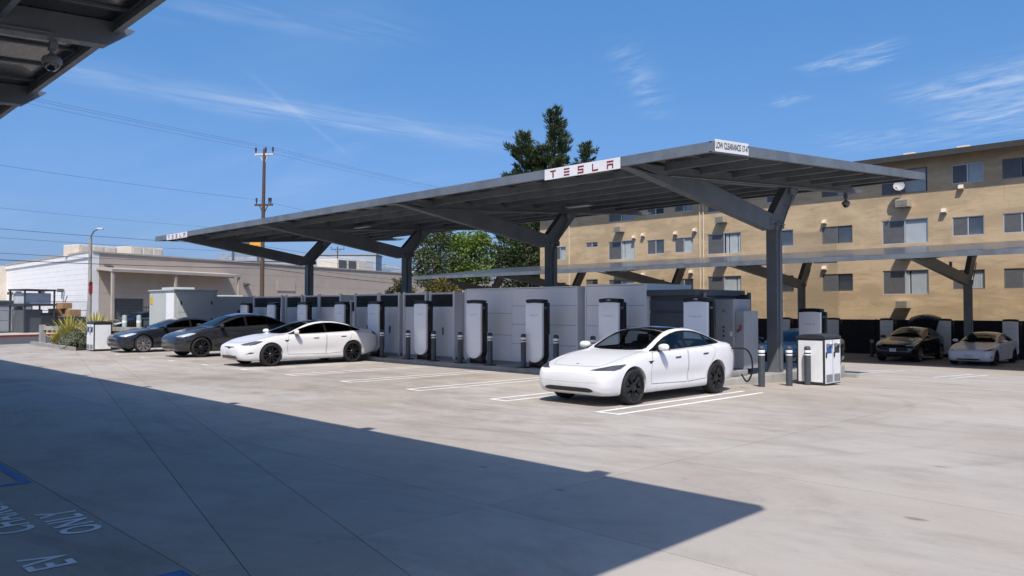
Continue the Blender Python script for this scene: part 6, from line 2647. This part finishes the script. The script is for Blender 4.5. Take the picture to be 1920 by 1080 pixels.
# pale green guard posts and transformer
mat('guard_green', (0.33, 0.40, 0.38), 0.6, var=0.2, vscale=4)
mat('trafo_green', (0.035, 0.065, 0.05), 0.5, var=0.2, vscale=2)
for (x, y), lab in (((-39.95, 14.6), 'pale green guard post nearest the navy car roof'), ((-40.5, 14.1), 'middle pale green guard post beside the litter bin'), ((-41.0, 13.6), 'left pale green guard post right behind the litter bin')):
    mb = MB()
    mb.lathe([(.11, 0), (.11, 1.42), (.09, 1.47), (.001, 1.49)], 14)
    o = mb.build('guard_post', 'guard_green', smooth=40, loc=(x, y, 0))
    tag(o, lab, 'guard post', 'pale green guard posts')
    mb = MB()
    mb.lathe([(.112, 1.1), (.114, 1.11), (.114, 1.2), (.112, 1.21)], 14)
    mb.build('band', 'white_band', o, smooth=40)
r = empty('transformer_box', (-42.4, 16.0, 0))
tag(r, 'dark green transformer box behind the pale green posts', 'transformer')
mb = MB()
mb.cbox(-.9, .9, -.7, .7, 0, 1.25, .03)
mb.build('casing', 'trafo_green', r)
mb = MB()
mb.cbox(-.95, .95, -.75, .75, 1.251, 1.32, .02)
mb.build('lid', 'trafo_green', r)
mb = MB()
mb.cbox(.905, .915, -.15, .15, .75, .9, .002)
mb.build('label_plate', 'warn_yellow', r)
r = empty('iron_fence', (-55.4, 18.6, 0), .80)
tag(r, 'black iron bar fence before the shutter door of the warehouse', 'fence')
for k in range(44):
    mb = MB()
    mb.box(k * .15 - .011, k * .15 + .011, -.011, .011, .1, 2.0)
    mb.build('bar', 'fence_black', r)
for z in (.25, 1.85):
    mb = MB()
    mb.box(-.05, 6.6, .012, .04, z, z + .05)
    mb.build('rail', 'fence_black', r)
make_car('dark_crossover', 'tall', 'paint_black', 'dark car parked across the street behind the green posts', (-57.6, 19.9, 0), .35, 'dark', 'car_glass_dark', front='tall')

# ------------------------------------------------------------------ yard across the street
mat('box_brown', (0.36, 0.22, 0.11), 0.85, var=0.2, vscale=3)
mat('container_blue', (0.42, 0.46, 0.50), 0.6, var=0.2, vscale=2)
mat('dark_crate', (0.035, 0.04, 0.045), 0.7, var=0.2, vscale=2)
mat('cone_orange', (0.62, 0.11, 0.03), 0.6)
mat('sign_blue', (0.45, 0.58, 0.70), 0.5)
mat('wood', (0.33, 0.25, 0.17), 0.85, var=0.3, vscale=3)
f0 = sp(3.0, 15.9)
r = empty('chain_link_fence', (f0.x, f0.y, .12), math.atan2(WD[1], WD[0]))
tag(r, 'chain link fence with barbed wire arms along the far pavement', 'fence')
FL = 12.4
for k in range(6):
    x = FL * k / 5
    mb = MB()
    mb.tube([(x, 0, 0), (x, 0, 2.25), (x, -.25, 2.65)], .035, 6)
    mb.build('post', 'galv', r, smooth=50)
for z in (.12, .85, 1.55, 2.2):
    mb = MB()
    mb.tube([(0, .02, z), (FL, .02, z)], .022, 6)
    mb.build('rail', 'galv', r, smooth=50)
for k in range(3):
    mb = MB()
    mb.tube([(0, -.08 * (k + 1), 2.25 + .13 * (k + 1)), (FL, -.08 * (k + 1), 2.25 + .13 * (k + 1))], .006, 4)
    mb.build('barbed_wire', 'galv', r)
mb = MB()
for s in (-1, 1):
    n = int((FL + 2.2) / .11)
    for k in range(n):
        x = k * .11 - (2.1 if s > 0 else 0)
        a, b = (x, .1), (x + 2.08 * s, 2.18)
        pa, pb = Vector((a[0], 0, a[1])), Vector((b[0], 0, b[1]))
        # clip to the fence length
        if pa.x < 0 and pb.x > 0:
            pa = pa.lerp(pb, -pa.x / (pb.x - pa.x))
        if pb.x < 0 and pa.x > 0:
            pb = pb.lerp(pa, -pb.x / (pa.x - pb.x))
        if pa.x > FL and pb.x < FL:
            pa = pa.lerp(pb, (pa.x - FL) / (pa.x - pb.x))
        if pb.x > FL and pa.x < FL:
            pb = pb.lerp(pa, (pb.x - FL) / (pb.x - pa.x))
        if min(pa.x, pb.x) < -.01 or max(pa.x, pb.x) > FL + .01:
            continue
        mb.beam(pa, pb, .005, .005)
tag(mb.build('wire_mesh', 'galv', r), kind='stuff')
mb = MB()
mb.cbox(6.1, 6.75, -.05, -.03, 1.25, 1.85, .004)
mb.v = [(v[0], -v[1] * -1 - .02, v[2]) for v in mb.v]
mb.build('notice', 'sign_blue', r)


def yard(name, label, cat, loc, rz, parts, group=None):
    r = empty(name, loc, rz)
    tag(r, label, cat, group)
    for nm, m_, boxes in parts:
        for b in boxes:
            mb = MB()
            mb.cbox(*b, .015)
            mb.build(nm, m_, r)
    return r


ra = math.atan2(WD[1], WD[0])
ribs = [(-3 + .3 * k, -2.86 + .3 * k, -1.25, -1.22, .25, 2.2) for k in range(20)]
yard('shipping_container', 'pale blue grey container behind the fence at the left edge', 'container', (-67.6, 12.6, .05), ra, [('body', 'container_blue', [(-3, 3, -1.2, 1.2, .1, 2.0)]), ('rib', 'container_blue', [(a, b, 1.201, 1.235, .25, 1.9) for (a, b, *_q) in ribs]), ('dark_roof', 'dark_crate', [(-3.05, 3.05, -1.25, 1.25, 2.001, 2.35)])])
yard('steel_frame_rack', 'dark steel rack with glazed upper box behind the fence', 'rack', (-63.9, 15.0, .05), ra, [('upright', 'dark_crate', [(-1.1, -1.0, -.9, -.8, 0, 3.0), (1.0, 1.1, -.9, -.8, 0, 3.0), (-1.1, -1.0, .8, .9, 0, 3.0), (1.0, 1.1, .8, .9, 0, 3.0)]), ('deck', 'dark_crate', [(-1.15, 1.15, -.95, .95, 3.001, 3.12), (-1.15, 1.15, -.95, .95, 1.95, 2.1)]), ('crate', 'container_blue', [(-.9, .9, -.7, .7, 2.101, 2.85)]), ('stored_panel', 'shutter', [(-.95, .3, -.7, .75, .1, 1.7)]), ('rung', 'galv', [(.45, .95, .72, .76, .3 + .22 * k, .34 + .22 * k) for k in range(7)])])
for i, (dx, dz, s) in enumerate(((0, 0, 1.0), (1.05, 0, .9), (.45, .62, .75))):
    yard('cardboard_box', ['large brown box on the dark crate in the yard, left', 'brown box on the dark crate in the yard, right', 'brown box on top of two others in the yard'][i], 'box', (-65.3 + dx * .5, 17.0 + dx * .75, 1.22 + dz * .93), ra, [('carton', 'box_brown', [(-.5 * s, .5 * s, -.4, .4, 0, .58 * s)]), ('tape', 'cream', [(-.04, .04, -.401, .401, .581 * s, .585 * s)])], 'brown boxes in the yard')
yard('dark_crate', 'long dark crate stack behind the fence under brown boxes', 'crate', (-64.6, 17.6, .05), ra, [('lower_crate', 'dark_crate', [(-1.3, .9, -.6, .6, 0, .55)]), ('upper_crate', 'dark_crate', [(-1.3, .9, -.6, .6, .56, 1.16)]), ('tall_crate', 'dark_crate', [(-2.5, -1.32, -.6, .6, 0, 1.45)])])
r = empty('traffic_cone', (-58.1, 17.2, .13))
tag(r, 'orange traffic cone at the fence right of the dark crates', 'cone')
mb = MB()
mb.lathe([(.2, .04), (.17, .06), (.04, .85), (.03, .86)], 16)
mb.build('cone', 'cone_orange', r, smooth=40)
mb = MB()
mb.cbox(-.24, .24, -.24, .24, 0, .039, .01)
mb.build('base', 'dark_crate', r)
yard('wooden_pallet', 'wooden pallet stack low behind the fence', 'pallet', (-61.9, 16.2, .05), ra + .2, [('board', 'wood', [(-.6 + .22 * k, -.44 + .22 * k, -.5, .5, .26, .29) for k in range(6)]), ('bearer', 'wood', [(-.6, .66, -.48 + .43 * k, -.38 + .43 * k, .05, .255) for k in range(3)])])

# ------------------------------------------------------------------ far background
mat('hill_haze_blue', (0.15, 0.20, 0.26), 0.95, var=0.35, vscale=0.02)  # distance haze painted in: the slopes get a bluish base colour
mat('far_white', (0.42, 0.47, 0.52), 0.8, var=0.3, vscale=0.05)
mat('far_roof', (0.30, 0.31, 0.33), 0.8)
hm = MB()
hp = []
hn = 46
for i in range(hn):
    a = -.30 - .9 * i / hn          # bearing away from +y towards -x
    for j, rr_ in enumerate((760, 860, 960, 1060, 1250)):
        ang = 0.30 + 1.1 * i / (hn - 1)
        t = i / (hn - 1)
        h = (0, 26, 48, 60, 52)[j] * (.22 + 1.38 * t + .05 * math.sin(t * 31) + .04 * math.sin(t * 67 + j))
        h *= max(0.0, min(1.0, (t - .18) * 4)) if t < .5 else max(0.0, min(1.0, (.84 - t) * 14))
        hp.append((-math.sin(ang) * rr_, math.cos(ang) * rr_, max(-.5, h)))
hm.add(hp, [(i * 5 + j, i * 5 + j + 1, (i + 1) * 5 + j + 1, (i + 1) * 5 + j) for i in range(hn - 1) for j in range(4)])
tag(hm.build('hill', 'hill_haze_blue', smooth=60), kind='structure')
hb = MB()
for k in range(260):
    i = R_.randrange(22, 36)
    j = R_.choice((1, 1, 2, 2, 3))
    p = Vector(hp[i * 5 + j]).lerp(Vector(hp[(i + 1) * 5 + j]), R_.random())
    p2 = Vector(hp[i * 5 + j - 1])
    p = p.lerp(Vector(hp[i * 5 + max(0, j - 1)]), R_.random() * .8)
    s = R_.uniform(2, 6)
    hb.box(p.x - s, p.x + s, p.y - s, p.y + s, p.z - 4, p.z + R_.uniform(1.5, 4))
tag(hb.build('hillside_houses', 'far_white'), 'pale houses scattered over the distant hillside', 'houses', kind='stuff')


def far_block(label, loc, rz, w, d, h, rows):
    r = empty('far_building', loc, rz)
    tag(r, label, 'building', 'far flat-roofed buildings')
    mb = MB()
    mb.box(-w / 2, w / 2, -d / 2, d / 2, 0, h)
    mb.build('wall', 'far_white', r)
    mb = MB()
    mb.box(-w / 2 - .3, w / 2 + .3, -d / 2 - .3, d / 2 + .3, h + .001, h + .5)
    mb.build('roof', 'far_roof', r)
    n = max(3, int(w / 6))
    for q in range(rows):
        for k in range(n):
            x = -w / 2 + w * (k + .5) / n
            mb = MB()
            mb.box(x - w / n * .33, x + w / n * .33, -d / 2 - .25, -d / 2 - .01, h * (q + .45) / rows, h * (q + .8) / rows)
            mb.build('window', 'far_roof', r)


far_block('pale low building above the beige wall, left of the fourth column', (-250, 118, 0), .9, 46, 20, 17, 2)
far_block('white flat block above the beige wall near the small distant pole', (-262, 168, 0), .8, 24, 14, 22, 2)
far_block('pale block between the third and fourth canopy columns', (-230, 142, 0), .8, 40, 14, 13, 2)
r = empty('billboard', (-88.1, 42.4, 0), .75)
tag(r, 'dark billboard with an orange end seen under the long canopy', 'billboard')
mb = MB()
mb.cbox(-2.2, .6, 0, .3, 8.9, 9.9, .03)
mb.build('panel', 'shutter', r)
mb = MB()
mat('orange', (0.62, 0.30, 0.03), 0.6)
mb.cbox(.61, 2.2, 0, .3, 8.9, 9.9, .03)
mb.build('orange_panel', 'orange', r)
for x in (-1.5, 1.5):
    mb = MB()
    mb.box(x - .12, x + .12, .31, .5, 0, 9.8)
    mb.build('leg', 'shutter', r)
